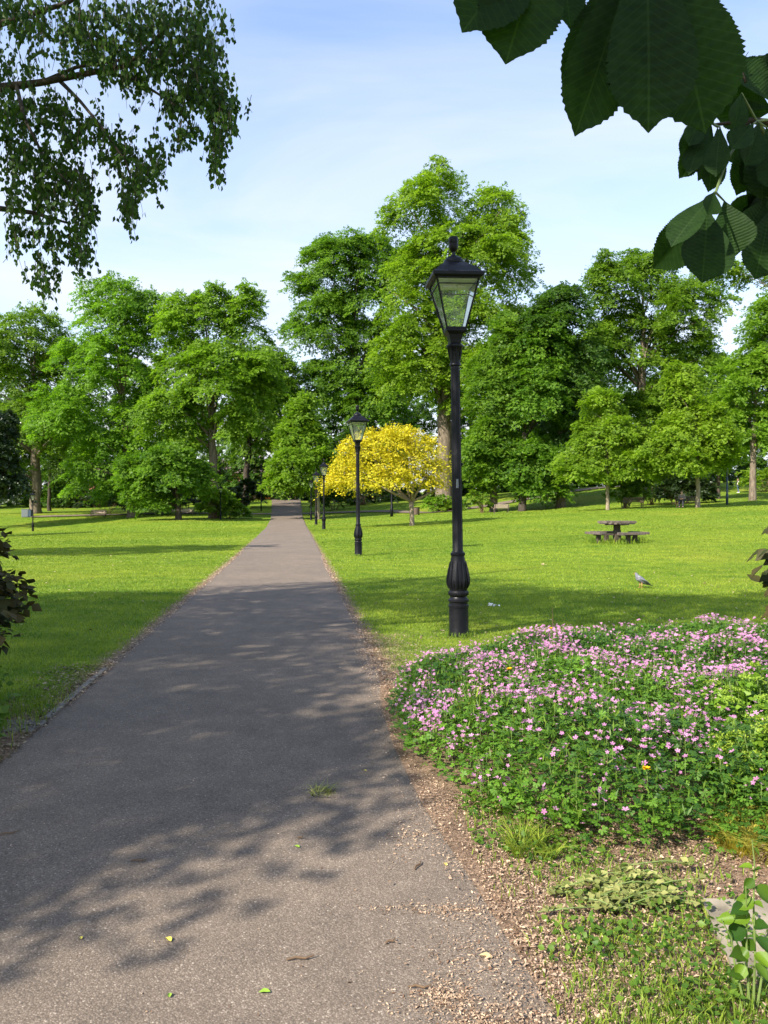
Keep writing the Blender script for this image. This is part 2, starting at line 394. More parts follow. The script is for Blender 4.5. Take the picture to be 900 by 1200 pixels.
def strip(name, centre, halfw, mat, lift, step=.8, crown=0.0, rag=0.0, cross=6, seed=1):
    """a band of tarmac following the ground; centre = list of (x, y)"""
    rng = np.random.default_rng(seed)
    P = [Vector((x, y, 0)) for x, y in centre]; pts = []
    for a, b in zip(P[:-1], P[1:]):
        n = max(1, int((b - a).length / step)); pts += [a.lerp(b, i / n) for i in range(n)]
    pts.append(P[-1]); V = []; m = cross + 1
    for i, p in enumerate(pts):
        t = (pts[min(i + 1, len(pts) - 1)] - pts[max(0, i - 1)]).normalized(); s = Vector((t.y, -t.x, 0))
        hw = halfw(p.y) if callable(halfw) else halfw
        for k in range(m):
            u = k / cross * 2 - 1; o = u * hw + (rng.uniform(-rag, rag) if k in (0, cross) else 0)
            V.append([p.x + s.x * o, p.y + s.y * o, 0])
    V = np.array(V); dist = np.hypot(V[:, 0], V[:, 1])
    V[:, 2] = gz(V[:, 0], V[:, 1]) + lift + np.clip((dist - 18) * .0012, 0, .09)
    id2 = np.arange(len(V)).reshape(-1, m)
    q = np.stack([id2[:-1, :-1], id2[:-1, 1:], id2[1:, 1:], id2[1:, :-1]], -1).reshape(-1, 4)
    return tag(raw_mesh(name, V, q.ravel(), np.full(len(q), 4), mat, smooth_=True), kind='structure')
ctr = [((PATH_L(y) + PATH_R(y)) / 2, y) for y in list(range(-25, 170, 5))]
strip('path', ctr, lambda y: (PATH_R(y) - PATH_L(y)) / 2 + .03, M['asphalt'], .004, .22, rag=.02, cross=14)
strip('cross_path', [(-45, 98), (-28, 103), (-14, 104.5), (-8, 103), (0, 98), (5, 92), (14, 96), (34, 108)], 1.1, M['asphalt'], .012, 1.0)
strip('road', [(-160, 168), (-60, 160), (-20, 158), (60, 172), (200, 190)], 4.0, M['road'], .06, 3.0)

# soil under the flower bed
BED = [(.14, 4.75), (.06, 5.6), (.10, 6.4), (.55, 7.2), (1.3, 7.8), (2.4, 8.35), (6.5, 8.9), (6.8, 3.2), (1.6, 3.38), (1.0, 3.42), (.62, 3.66), (.36, 4.25)]
def inside(poly, x, y):
    x = np.asarray(x); y = np.asarray(y); c = np.zeros(x.shape, bool); n = len(poly)
    for i in range(n):
        x1, y1 = poly[i]; x2, y2 = poly[(i + 1) % n]
        k = ((y1 > y) != (y2 > y)); c ^= k & (x < (x2 - x1) * (y - y1) / (y2 - y1 + 1e-12) + x1)
    return c
SOIL = [(.70, 1.0), (.52, 2.35), (.36, 3.2), (.20, 4.0), (.06, 5.0), (-.02, 6.0), (-.04, 7.0), (.20, 7.5), (.9, 7.9), (1.4, 8.1), (2.4, 8.6), (6.9, 9.1), (7.4, 1.0)]
sv = [(x, y, .008) for x, y in SOIL]
tag(MB().add(sv, [tuple(range(len(sv)))]).build('bed_soil', M['bedsoil']), kind='structure')
LS = [(-2.02, 1.5), (-2.22, 3.8), (-2.32, 4.6), (-2.47, 5.75), (-3.0, 6.2), (-6.0, 6.0), (-6.0, 1.5)]
sv = [(x, y, .007) for x, y in LS]
tag(MB().add(sv, [tuple(range(len(sv)))]).build('verge_soil', M['bedsoil']), kind='structure')

# ------------------------------------------------------------ trees
KITE = ([(0, 0, 0), (.36, .45, .09), (0, 1, 0), (-.36, .45, .09)], [(0, 1, 2, 3)])
SPRIG = ([(0, 0, 0), (.30, .28, .05), (.10, .62, -.02), (-.26, .34, .07), (.12, .45, .02), (.46, .72, .10), (.16, 1.05, 0), (-.05, .70, .05), (-.1, .5, .0), (-.42, .66, .12), (-.34, 1.0, .02), (-.02, .78, -.03)],
         [(0, 1, 2, 3), (4, 5, 6, 7), (8, 9, 10, 11)])
def foliage(lobes, n_leaf, size, seed, droop=.55, blen=2.0, bwid=1.0, per=42, fill=.35, thick=.10):
    """leaves of a crown: boughs are flat drooping sprays spread through the lobes' volume"""
    rng = np.random.default_rng(seed)
    C = np.array([l[0] for l in lobes], float); Rr = np.array([l[1] for l in lobes], float)
    area = (Rr[:, 0] * Rr[:, 2] + Rr[:, 0] * Rr[:, 1] + Rr[:, 1] * Rr[:, 2]); pr = area / area.sum()
    nb = max(4, n_leaf // per); k = rng.choice(len(lobes), nb * 3, p=pr)
    u = norm(rng.normal(size=(nb * 3, 3))); u[:, 2] = np.where(u[:, 2] < -.55, -u[:, 2], u[:, 2])
    r = np.where(rng.random(nb * 3) < fill, rng.uniform(.25, .8, nb * 3), rng.uniform(.80, 1.04, nb * 3))
    p = C[k] + u * Rr[k] * r[:, None]
    deep = np.zeros(len(p), bool)
    for j in range(len(lobes)):
        deep |= (k != j) & ((((p - C[j]) / (Rr[j] * .62)) ** 2).sum(1) < 1)
    keep = np.where(~deep)[0][:nb]; p = p[keep]; u = u[keep]; nb = len(p)
    ax_ = u.copy(); ax_[:, 2] = ax_[:, 2] * .45 - droop * rng.uniform(.3, 1.1, nb); ax_ += rng.normal(0, .25, (nb, 3)); ax_ = norm(ax_)
    up = np.tile([0, 0, 1.0], (nb, 1)) + u * .55 + rng.normal(0, .18, (nb, 3))
    side = norm(np.cross(ax_, up)); nn = norm(np.cross(side, ax_)); nn *= np.sign(nn[:, 2:3] + 1e-6)
    bl = blen * rng.uniform(.55, 1.25, nb); bw = bwid * rng.uniform(.6, 1.25, nb); bt = rng.random(nb)
    b = rng.integers(0, nb, n_leaf); s = rng.uniform(-1, 1, n_leaf); t = rng.normal(0, .48, n_leaf) * (1.05 - .6 * np.abs(s)) 
    O = p[b] + ax_[b] * (s * bl[b] * .5)[:, None] + side[b] * (t * bw[b])[:, None] + nn[b] * (rng.normal(0, thick, n_leaf))[:, None]
    O[:, 2] -= .22 * blen * (s * .5 + .5) ** 2 + .25 * np.abs(t) * bwid
    Y = ax_[b] * .7 + side[b] * (np.sign(t) * .6 + rng.normal(0, .4, n_leaf))[:, None] + rng.normal(0, .3, (n_leaf, 3)); Y[:, 2] -= .25
    Z = nn[b] + rng.normal(0, .42, (n_leaf, 3))
    S = size * rng.uniform(.6, 1.3, n_leaf)
    tint = np.clip(bt[b] * .65 + rng.uniform(-.05, .40, n_leaf), 0, 1)
    return O, Y, Z, S, tint, p
DENS = 3.0
def tree(name, label, cat, px, d, lobes_px, leaf='leaf_lime', n=16000, size=.42, trunk_r=.45, seed=1, barkm='bark_lime', lean=0.0,
         group=None, droop=.6, blen=2.4, depth=.9, basal=0, top_px=None, world=None, templ=SPRIG, fork=None, trunk_top=.8, limbs=22, fill=.27, per=70):
    rng = np.random.default_rng(seed + 900); rr = random.Random(seed)
    base = G(px, d) if world is None else Vector(world)
    root = empty(name, base); tag(root, label, cat, group)
    lobes = []
    for l in lobes_px:
        if world is None:
            c = W3(l[0], l[1], d) - base; rx = l[2] / F * d; rz = l[3] / F * d
            c.y += rr.uniform(-.35, .35) * rx; lobes.append((tuple(c), (rx, max(rx * depth, rz * .6), rz)))
        else: lobes.append((l[0], l[1]))
    if world is None:
        size *= .70; sat = []
        for c, rd in lobes:
            for _ in range(3):
                a = rr.uniform(0, 2 * PI); e = rr.uniform(-.3, 1.2); k_ = rr.uniform(.26, .42)
                dv = Vector((math.cos(a) * math.cos(e), math.sin(a) * math.cos(e), math.sin(e))); q_ = rr.uniform(.80, 1.0)
                sat.append(((c[0] + dv.x * rd[0] * q_, c[1] + dv.y * rd[1] * q_, c[2] + dv.z * rd[2] * q_), (rd[0] * k_, rd[1] * k_, rd[2] * k_)))
        lobes = [(c, (rd[0] * .93, rd[1] * .93, rd[2] * .93)) for c, rd in lobes] + sat
    O, Y, Z, S, tint, bp = foliage(lobes, int(n * (DENS if world is None else 1)), size, seed, droop, blen, blen * .5, fill=fill, per=per)
    ok = O[:, 2] > .12
    scatter('crown', templ[0], templ[1], O[ok], Y[ok], Z[ok], S[ok], M[leaf], root, tint[ok])
    # trunk
    zt = max(l[0][2] + l[1][2] for l in lobes) * trunk_top
    cx = sum(l[0][0] for l in lobes) / len(lobes); cy = sum(l[0][1] for l in lobes) / len(lobes)
    mb = MB(); P = []; Rd = []
    for i in range(13):
        t = i / 12; z = zt * t
        P.append(Vector(((lean + (cx - lean) * t * .8) * t + (rr.uniform(-.1, .1) * trunk_r * 2 if i else 0), cy * t * .8 + (rr.uniform(-.1, .1) * trunk_r * 2 if i else 0), z - (.25 if i == 0 else 0))))
        Rd.append(trunk_r * ((1 - t) ** .8 * .94 + .06) * (1.35 if i == 0 else 1))
    P.insert(1, P[0].lerp(P[1], .25)); Rd.insert(1, trunk_r * 1.06)
    mb.tube(P, Rd, 14, wob=.07, rng=rr)
    mb.build('trunk', M[barkm], root, True)
    # limbs out to the boughs
    lb = MB(); pick = rng.choice(len(bp), min(limbs, len(bp)), replace=False)
    for j in pick:
        e = Vector(bp[j]); t = max(.12, min(.9, (e.z / zt) * .72)); k = t * 12; i0 = max(1, min(int(k) + 1, len(P) - 2))
        s = P[i0].lerp(P[i0 + 1], min(1, k - int(k))); r0 = trunk_r * (1 - t) ** .8 * .42 + .02
        mid = s.lerp(e, .5) + Vector((rr.uniform(-.3, .3), rr.uniform(-.3, .3), (e - s).length * .10))
        pts = [s, s.lerp(mid, .5) + Vector((0, 0, .1)), mid, mid.lerp(e, .55), e]
        lb.tube(pts, [r0, r0 * .8, r0 * .55, r0 * .35, r0 * .12], 6, wob=.08, rng=rr)
    lb.build('limbs', M[barkm], root, True)
    return root

TREES = [
 ('lime_tree', 'tall broad lime with a pale straight trunk, beside the grey cabinets on the lawn', 42, 105, [(35,402,40,50),(8,450,46,60),(62,445,28,50),(42,510,48,58),(0,540,40,50),(72,500,24,50)], dict(trunk_r=.75, n=22000, leaf='leaf_lime')),
 ('lime_tree', 'tall lime with two rounded tops and a slanting dark trunk, beside the low pale bench', 155, 96, [(140,366,46,44),(178,385,22,48),(105,430,48,44),(150,432,44,58),(88,500,48,48),(165,480,30,50),(128,535,48,40),(98,566,30,28),(150,575,30,22)], dict(trunk_r=.6, n=26000, leaf='leaf_fresh', lean=-1.5)),
 ('lime_tree', 'tall lime with a bare trunk rising from bright leafy shoots, close to the path', 251, 92, [(212,375,26,34),(245,372,28,32),(285,385,32,42),(216,425,34,40),(258,450,56,55),(205,488,42,34),(285,488,32,40),(215,515,30,22)], dict(trunk_r=.65, n=26000, leaf='leaf_fresh')),
 ('broadleaf_tree', 'low round tree whose branches sweep the grass in front of the tall limes', 209, 84, [(200,550,38,30),(166,562,26,32),(228,562,16,20),(178,585,28,12)], dict(trunk_r=.36, n=13000, leaf='leaf_lime', barkm='bark_dark')),
 ('broadleaf_tree', 'darker tree with a dark shrub round its foot, just before the road', 288, 118, [(300,440,30,42),(314,485,36,56),(292,515,30,34),(330,450,22,40)], dict(trunk_r=.55, n=15000, leaf='leaf_lime', barkm='bark_dark')),
 ('lime_tree', 'large spreading tree behind the yellow tree, its crown leaning over the path', 421, 122, [(395,318,48,42),(440,300,24,30),(432,345,44,52),(462,330,24,40),(376,388,42,44),(420,420,50,58),(352,336,22,16),(380,455,44,40),(442,480,40,50)], dict(trunk_r=.9, n=38000, leaf='leaf_lime', blen=2.8, size=.48)),
 ('lime_tree', 'tallest lime of the park, with a massive trunk behind the yellow tree', 519, 97, [(500,240,46,40),(462,262,20,18),(578,256,38,40),(545,310,58,56),(488,340,46,54),(596,315,32,56),(520,405,68,66),(472,435,42,56),(562,455,48,56),(604,400,30,46)], dict(trunk_r=1.15, n=42000, leaf='leaf_fresh', blen=2.8, size=.44)),
 ('broadleaf_tree', 'light green small tree standing at the far end of the path', 372, 89, [(356,484,16,20),(352,512,30,24),(350,545,34,24),(378,548,22,26),(340,566,22,12)], dict(trunk_r=.3, n=13000, leaf='leaf_fresh', barkm='bark_young')),
 ('lime_tree', 'full lime with a leaning ivy-footed trunk beside the pinkish bench', 578, 84, [(598,405,30,42),(588,462,42,52),(574,530,34,40),(600,545,34,36)], dict(trunk_r=.42, n=18000, leaf='leaf_lime')),
 ('lime_tree', 'full lime with a dark upright trunk, next one along from the pinkish bench', 612, 82, [(640,400,30,46),(632,465,36,56),(624,540,38,38),(640,570,30,14)], dict(trunk_r=.42, n=16000, leaf='leaf_lime', barkm='bark_dark')),
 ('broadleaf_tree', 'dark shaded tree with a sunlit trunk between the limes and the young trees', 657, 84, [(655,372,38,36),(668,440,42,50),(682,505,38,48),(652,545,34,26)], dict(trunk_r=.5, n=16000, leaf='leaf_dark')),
 ('lime_tree', 'tall dark lime towering behind the young trees and the dark bench', 752, 92, [(762,325,34,40),(718,345,34,36),(798,372,40,50),(745,412,58,58),(802,440,44,50),(700,430,28,56),(760,500,58,48)], dict(trunk_r=.75, n=30000, leaf='leaf_lime', fill=.25)),
 ('young_tree', 'young light green tree with a slim pale trunk behind the picnic table', 712, 62, [(706,477,22,26),(714,520,42,36),(688,548,36,20),(740,545,28,24)], dict(trunk_r=.15, n=13000, leaf='leaf_fresh', barkm='bark_young', size=.3, blen=1.4)),
 ('young_tree', 'young bright green tree with a slim trunk beside the seated person', 818, 60, [(802,452,20,28),(818,506,44,42),(788,538,36,26),(840,532,28,22)], dict(trunk_r=.18, n=15000, leaf='leaf_fresh', barkm='bark_young', size=.3, blen=1.4)),
 ('lime_tree', 'bright green bushy tree with a short thick trunk near the blue post', 882, 72, [(906,388,38,48),(884,448,38,46),(888,505,38,34),(945,470,50,66)], dict(trunk_r=.32, n=22000, leaf='leaf_fresh', size=.34, blen=1.7)),
 ('lime_tree', 'loose crowned tall tree whose bough reaches out below the chestnut leaves', 965, 98, [(852,322,28,16),(890,318,30,20),(940,320,50,40),(970,400,60,80),(960,480,60,60)], dict(trunk_r=.6, n=20000, leaf='leaf_fresh')),
 ('holly_tree', 'dark evergreen bush reaching to the ground beside the grey cabinets', -6, 84, [(0,525,20,42),(-10,560,34,42),(-30,520,30,60),(8,575,16,22)], dict(trunk_r=.25, n=14000, leaf='leaf_holly', size=.34, blen=1.4, droop=.8, barkm='bark_dark')),
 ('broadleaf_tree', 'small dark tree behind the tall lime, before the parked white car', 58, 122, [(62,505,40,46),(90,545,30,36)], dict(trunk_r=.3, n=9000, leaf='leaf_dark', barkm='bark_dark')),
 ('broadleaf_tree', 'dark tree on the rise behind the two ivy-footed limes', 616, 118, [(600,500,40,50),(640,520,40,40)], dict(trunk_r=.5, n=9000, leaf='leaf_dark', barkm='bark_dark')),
 ('broadleaf_tree', 'shaded tree among the evergreens close to the blue post', 842, 80, [(845,500,24,40),(832,534,18,24)], dict(trunk_r=.2, n=9000, leaf='leaf_lime', barkm='bark_dark')),
]
for i, (nm, lab, px, d, lb, kw) in enumerate(TREES):
    tree(nm, lab, 'tree', px, d, lb, seed=11 + i, **kw)

# the far wood that closes the view
def wood():
    rng = np.random.default_rng(5); OO = [[] for _ in range(5)]; mb = MB(); rr = random.Random(4)
    for k, px in enumerate(range(-140, 1060, 44)):
        d = 150 + 14 * math.sin(k * 2.3)
        if 300 < px < 345: continue
        b = G(px, d); top = 430 + 28 * math.sin(k * 1.7) + (20 if px < 340 else 0)
        lobes = []
        for j in range(4):
            c = W3(px + rr.uniform(-16, 16), top + 34 + j * 36, d); rx = rr.uniform(34, 46) / F * d
            lobes.append((tuple(c), (rx, rx * .7, 38 / F * d)))
        r = foliage(lobes, 8600, .66, 300 + k, .5, 3.0, 1.6)
        ok = r[0][:, 2] > b.z + .2
        for q_, a in zip(OO, r[:5]): q_.append(a[ok])
        mb.tube([b - Vector((0, 0, .3)), b + Vector((.2, 0, 5)), b + Vector((0, 0, 14))], [.5, .4, .15], 7)
    for px in range(-150, 1060, 16):
        if 304 < px < 342: continue
        d = 146 + 4 * math.sin(px * .13); b = G(px, d); lobes = [((b.x, b.y, b.z + 1.4), (3.2, 2.2, 1.5 + rr.random()))]
        r = foliage(lobes, 700, .5, 600 + px + 150, .4, 1.6, .9); ok = r[0][:, 2] > b.z
        for q_, a in zip(OO, r[:5]): q_.append(a[ok])
    A = [np.concatenate(q_) for q_ in OO]
    root = empty('woodland', (0, 0, 0)); tag(root, 'dark belt of trees closing the view behind the park', 'woodland', kind='stuff')
    scatter('foliage', SPRIG[0], SPRIG[1], A[0], A[1], A[2], A[3], M['leaf_dark'], root, A[4])
    mb.build('trunks', M['bark_dark'], root, True)
wood()

def shrub(name, label, px, d, w, h, leaf, n, size, seed, cat='shrub', depth=.8, group=None, blen=.6, world=None, lobes=None):
    base = G(px, d) if world is None else Vector(world)
    root = empty(name, base); tag(root, label, cat, group)
    if lobes is None:
        rr = random.Random(seed); lobes = []
        for k in range(4):
            a = rr.uniform(-.5, .5) * w; hh = h * rr.uniform(.6, 1)
            lobes.append(((a, rr.uniform(-.2, .2) * w, hh * .5), (w * .32, w * .32 * depth, hh * .5)))
        lobes.append(((0, 0, h * .45), (w * .42, w * .4 * depth, h * .45)))
    O, Y, Z, S, t, bp = foliage(lobes, n, size, seed, .25, blen, blen * .5, per=20, fill=.45, thick=.05)
    ok = O[:, 2] > .03
    TT = SPRIG if world is None else LEAF6; sc_ = 1.0 if world is None else .8
    scatter('foliage', TT[0], TT[1], O[ok], Y[ok], Z[ok], S[ok] * sc_, M[leaf], root, t[ok])
    mb = MB(); rng = np.random.default_rng(seed)
    for j in rng.choice(len(bp), min(14, len(bp)), replace=False):
        e = Vector(bp[j]); mb.tube([(e.x * .15, e.y * .15, -.05), (e.x * .4, e.y * .4, e.z * .5), e], [.03, .02, .006], 5)
    mb.build('stems', M['stem_brown'], root)
    return root
shrub('basal_shoots', 'bright green leafy shoots round the foot of the tall lime near the path', 249, 90.5, 3.6, 4.6, 'leaf_fresh', 2600, .32, 51)
shrub('shrub', 'darker low shrub beside the bright shoots behind the slim lamp post', 268, 91, 3.2, 2.6, 'leaf_lime', 1500, .3, 52)
shrub('shrub', 'dark dense shrub round the trunk nearest the road', 288, 115, 5.5, 4.6, 'leaf_holly', 3600, .34, 53)
shrub('shrub', 'bright green shrub at the foot of the massive trunk behind the yellow tree', 509, 93.5, 3.2, 2.3, 'leaf_fresh', 1700, .3, 54)
shrub('shrub', 'lower mid green shrub at the foot of the massive trunk behind the yellow tree', 528, 93, 2.8, 1.6, 'leaf_lime', 1200, .28, 55)
shrub('shrub', 'dark shrub round the thick trunk under the yellow tree', 424, 118, 8.0, 3.0, 'leaf_holly', 3200, .34, 56)
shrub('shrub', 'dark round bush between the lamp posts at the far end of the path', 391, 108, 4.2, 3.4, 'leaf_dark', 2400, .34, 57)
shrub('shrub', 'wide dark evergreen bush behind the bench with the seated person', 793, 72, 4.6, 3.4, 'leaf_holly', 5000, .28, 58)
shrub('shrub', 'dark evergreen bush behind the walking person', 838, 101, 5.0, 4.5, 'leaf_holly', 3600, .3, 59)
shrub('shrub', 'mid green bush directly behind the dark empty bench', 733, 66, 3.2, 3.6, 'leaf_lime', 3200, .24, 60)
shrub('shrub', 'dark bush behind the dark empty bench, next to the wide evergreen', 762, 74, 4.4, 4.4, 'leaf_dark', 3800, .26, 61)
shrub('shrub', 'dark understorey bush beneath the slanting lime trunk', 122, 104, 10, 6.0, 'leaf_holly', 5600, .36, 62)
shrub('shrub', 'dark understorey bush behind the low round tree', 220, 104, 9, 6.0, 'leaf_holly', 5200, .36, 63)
shrub('shrub', 'yellow green low bush on the bank by the short thick trunk', 897, 92, 5.5, 3.2, 'leaf_fresh', 2400, .28, 64)
shrub('ivy_shoots', 'leafy shoots hanging round the leaning trunk beside the pinkish bench', 567, 82.5, 2.8, 4.4, 'leaf_lime', 1900, .26, 65)

# yellow tree: wide dome on a short forked trunk
def yellow_tree():
    d = 56.0; base = G(483, d)
    root = empty('golden_tree', base); tag(root, 'low domed tree with golden yellow leaves and a short forked trunk', 'tree')
    P = lambda px, py, dy=0: W3(px, py, d) - base + Vector((0, dy, 0))
    lob = [(452,535,56,34),(420,560,42,26),(395,568,24,16),(490,545,36,36),(510,562,20,24),(450,560,60,20),(470,518,40,20),(425,535,34,26)]
    lobes = [(tuple(P(a, b)), (c / F * d, c / F * d * .85, e / F * d)) for a, b, c, e in lob]
    O, Y, Z, S, t, bp = foliage(lobes, 23000, .145, 77, .3, .9, .5, per=16, fill=.5, thick=.10)
    scatter('crown', SPRIG[0], SPRIG[1], O, Y, Z, S, M['leaf_gold'], root, t)
    rr = random.Random(3); mb = MB(); fk = P(482, 588)
    mb.tube([(0, 0, -.2), (0, 0, .15), (-.03, 0, 1.0), fk], [.24, .18, .16, .17], 12, wob=.05, rng=rr)
    mb.build('trunk', M['bark_young'], root, True)
    lb = MB()
    mains = [P(455, 565), P(430, 560, -1), P(470, 545, 1), P(500, 555), P(488, 535, -1), P(515, 570, .5), P(440, 545, 1.5)]
    for e in mains:
        mid = fk.lerp(e, .5) + Vector((0, 0, -.1)); lb.tube([fk, mid, e], [.11, .075, .035], 7, wob=.08, rng=rr)
        for j in range(16):
            b = Vector(bp[rr.randrange(len(bp))])
            if (b - e).length < 2.6:
                s = mid.lerp(e, rr.uniform(.2, 1)); lb.tube([s, s.lerp(b, .5) + Vector((rr.uniform(-.2, .2), 0, .1)), b], [.03, .02, .008], 5)
    lb.build('limbs', M['bark_young'], root, True)
yellow_tree()

# trees beside and behind the viewpoint: only their shade (and the birch's lowest boughs) reach the picture
def shade_tree(name, label, world, lobes, leaf, n, size, seed, **kw):
    return tree(name, label, 'tree', 0, 0, lobes, leaf=leaf, n=n, size=size, seed=seed, world=world, templ=SPRIG, **kw)
OFF = SD / SD.z
def boughs_for(base, blobs):
    """crown lobes placed where the tree's boughs must hang for the shade they cast on the ground: (x, y, radius, height)"""
    out = []
    for x, y, r, h in blobs:
        c = Vector((x, y, 0)) + OFF * h - Vector(base); out.append(((c.x, c.y, h), (r, r, r * .55)))
    return out
SH1 = (-10.5, -1.5, 0); SH2 = (-7.8, 4.2, 0)
SHADE = [
 (SH1, boughs_for(SH1, [(-2.2, 2.55, .6, 4.6), (-2.9, 3.0, .9, 5), (-1.7, 3.15, .6, 4.6), (-.95, 3.3, .32, 4.6), (-.35, 3.5, .26, 4.6), (-2.4, 3.7, 1.1, 5), (-1.0, 4.2, .8, 5), (-1.6, 4.8, 1.1, 5.5), (-.3, 4.5, .45, 5), (-.35, 5.6, .5, 5.5), (-.6, 7.2, .7, 6), (-1.6, 5.7, .7, 5.5), (-.6, 5.3, .8, 7), (-2.4, 4.2, 1.1, 7.2), (-3.4, 5.4, 1.5, 7.5), (-1.4, 6.6, 1.1, 7.5), (-3.4, 7.6, 1.7, 8.5), (-1.0, 8.4, 1.0, 8.5), (-6, 4, 2.2, 9), (-6, 7, 2.5, 9)]), 36000, .115),
 (SH2, boughs_for(SH2, [(-4.5, 9.6, 1.8, 7.5), (-1.6, 10.0, 1.4, 7.5), (-5.4, 12.2, 2.0, 8), (-2.0, 12.4, 1.7, 8), (1.6, 11.8, 1.3, 8), (4.6, 12.3, 1.5, 8.6), (7.6, 12.6, 1.7, 9.0), (-8, 11, 2.4, 8.5), (3.0, 10.4, .7, 8), (7.0, 10.6, 1.0, 8.6)]), 33000, .125),
 ((-27, 19, -.6), boughs_for((-27, 19, 0), [(-9, 30, 3.0, 11), (-13, 29, 3.0, 10), (-6, 31, 1.8, 12), (-16, 27, 3, 10)]), 9000, .30),
 ((-44, 50, -1.0), [((0, 0, 12), (6, 3, 6)), ((2, 0, 8), (5, 2.4, 3))], 9000, .42),
 ((-62, 60, -1.0), [((0, 0, 12), (6, 3, 6))], 7000, .42),
 ((-34, 15, -.3), [((0, 0, 12), (6, 2.6, 4))], 7000, .42),
]
for i, (wp, lb, n, sz) in enumerate(SHADE):
    shade_tree('lime_tree', 'park lime standing beyond the edge of the view, shading the lawn', wp, lb, 'leaf_lime', n, sz, 400 + i, group='limes along the near edge of the lawn', trunk_r=.35, blen=1.8 if sz > .3 else 1.0, limbs=16, per=42 if sz > .3 else 26)

# ------------------------------------------------------------ birch with its lowest boughs hanging into view
LEAF6 = ([(0, 0, 0), (.30, .28, .05), (.40, .45, .06), (.16, .80, .02), (0, 1.05, -.06), (-.16, .80, .02), (-.40, .45, .06), (-.30, .28, .05)],
         [(0, 1, 2, 3, 4), (0, 4, 5, 6, 7)])
def birch():
    base = Vector((-8.6, 8.6, 0)); root = empty('birch_tree', base)
    tag(root, 'birch whose dark leafy boughs droop in against the sky', 'tree')
    rr = random.Random(8); rng = np.random.default_rng(8)
    tops = [Vector(p) for p in ((0, 0, -.2), (0, 0, .5), (.1, 0, 3), (.15, .1, 6), (.1, -.1, 9), (0, 0, 13))]
    MB().tube(tops, [.30, .24, .21, .17, .12, .04], 14, wob=.05, rng=rr).build('trunk', M['bark_birch'], root, True)
    boughs = [  # polylines in the picture at their own distance (px, py, d)
      [(-340, 200, 8.5), (-150, 150, 8.2), (0, 104, 8.0), (48, 98, 8.0), (100, 88, 7.9), (150, 78, 7.8), (185, 45, 7.7), (215, 18, 7.6)],
      [(48, 98, 8.0), (90, 80, 8.1), (150, 70, 8.2), (210, 72, 8.1), (250, 95, 8.0), (270, 130, 7.9)],
      [(70, 95, 8.0), (95, 120, 7.8), (120, 150, 7.6), (148, 190, 7.5), (160, 230, 7.5)],
      [(120, 84, 7.9), (160, 95, 7.7), (200, 120, 7.6), (225, 150, 7.5)],
      [(-300, 330, 8.5), (-140, 260, 8.3), (0, 245, 8.2), (40, 250, 8.1), (80, 262, 8.1)],
      [(-300, 150, 8.5), (-100, 40, 8.4), (0, 30, 8.2), (80, 5, 8.1), (140, -30, 8.0)],
      [(20, 100, 8.0), (30, 140, 7.7), (50, 180, 7.6), (80, 215, 7.5), (95, 260, 7.5)],
    ]
    bb = MB()
    for k, pl in enumerate(boughs):
        pts = [W3(*p) - base for p in pl]; r0 = .055 if k in (0, 4, 5) else .022
        bb.tube(pts, [r0 * (1 - .8 * i / (len(pts) - 1)) for i in range(len(pts))], 7, wob=.1, rng=rr)
    # blobs of hanging twigs: (px, py, rx, ry, weight)
    blobs = [(30, 20, 50, 30, 5), (100, 25, 45, 32, 7), (170, 25, 45, 30, 7), (225, 20, 36, 26, 5), (120, 62, 45, 20, 5), (190, 65, 45, 22, 6), (235, 60, 26, 30, 4),
             (250, 105, 22, 28, 4), (265, 128, 20, 22, 3), (225, 100, 25, 25, 3), (255, 165, 10, 22, 1.6), (252, 190, 5, 8, .5), (160, 95, 26, 18, 2.4), (200, 118, 20, 14, 1.8), (218, 152, 16, 14, 1.3),
             (110, 150, 14, 24, 1.8), (140, 175, 18, 24, 2.6), (165, 195, 20, 22, 2.6), (150, 225, 14, 16, 1.6), (186, 170, 16, 14, 1.2), (152, 245, 9, 10, .8), (185, 200, 12, 20, 1.0),
             (20, 75, 28, 26, 1.8), (10, 130, 20, 30, 3.0), (45, 130, 24, 24, 2.5), (75, 130, 18, 20, 1.6), (20, 180, 26, 30, 3.6), (60, 190, 28, 24, 3.6), (85, 155, 16, 22, 1.4), (92, 210, 20, 24, 2.8), (55, 225, 30, 26, 4), (15, 230, 18, 24, 2),
             (100, 245, 15, 24, 2.2), (85, 275, 24, 20, 2.4), (50, 275, 26, 18, 2.4), (15, 275, 12, 20, .9), (100, 295, 9, 12, .8), (48, 310, 14, 18, 1.3), (55, 332, 9, 10, .7), (65, 305, 14, 14, .8), (0, 20, 30, 40, 3)]
    W_ = np.array([b[4] for b in blobs], float); W_ /= W_.sum()
    O = []; Y = []; Z = []
    for _ in range(1500):
        b = blobs[rng.choice(len(blobs), p=W_)]
        px = rr.gauss(b[0], b[2] * .52); py = rr.gauss(b[1], b[3] * .52) - 8; dd = rr.uniform(7.2, 8.6)
        s = W3(px, py, dd) - base; ln = rr.uniform(.10, .34); sway = Vector((rr.uniform(-.25, .35), rr.uniform(-.2, .2), -1)).normalized()
        m1 = s + sway * ln * .5 + Vector((rr.uniform(-.03, .03), 0, 0)); e = s + sway * ln
        bb.tube([s, m1, e], [.0035, .0025, .0015], 3, cap=False)
        for q_ in range(rr.randint(5, 10)):
            t = rr.random(); p = s.lerp(m1, t * 2) if t < .5 else m1.lerp(e, t * 2 - 1)
            p = p + Vector((rr.uniform(-.035, .035), rr.uniform(-.035, .035), rr.uniform(-.02, .02)))
            O.append(p); Y.append((rr.uniform(-.6, .6), rr.uniform(-.6, .6), -1)); Z.append((rr.uniform(-1, 1), rr.uniform(-1, 1), rr.uniform(-.3, .6)))
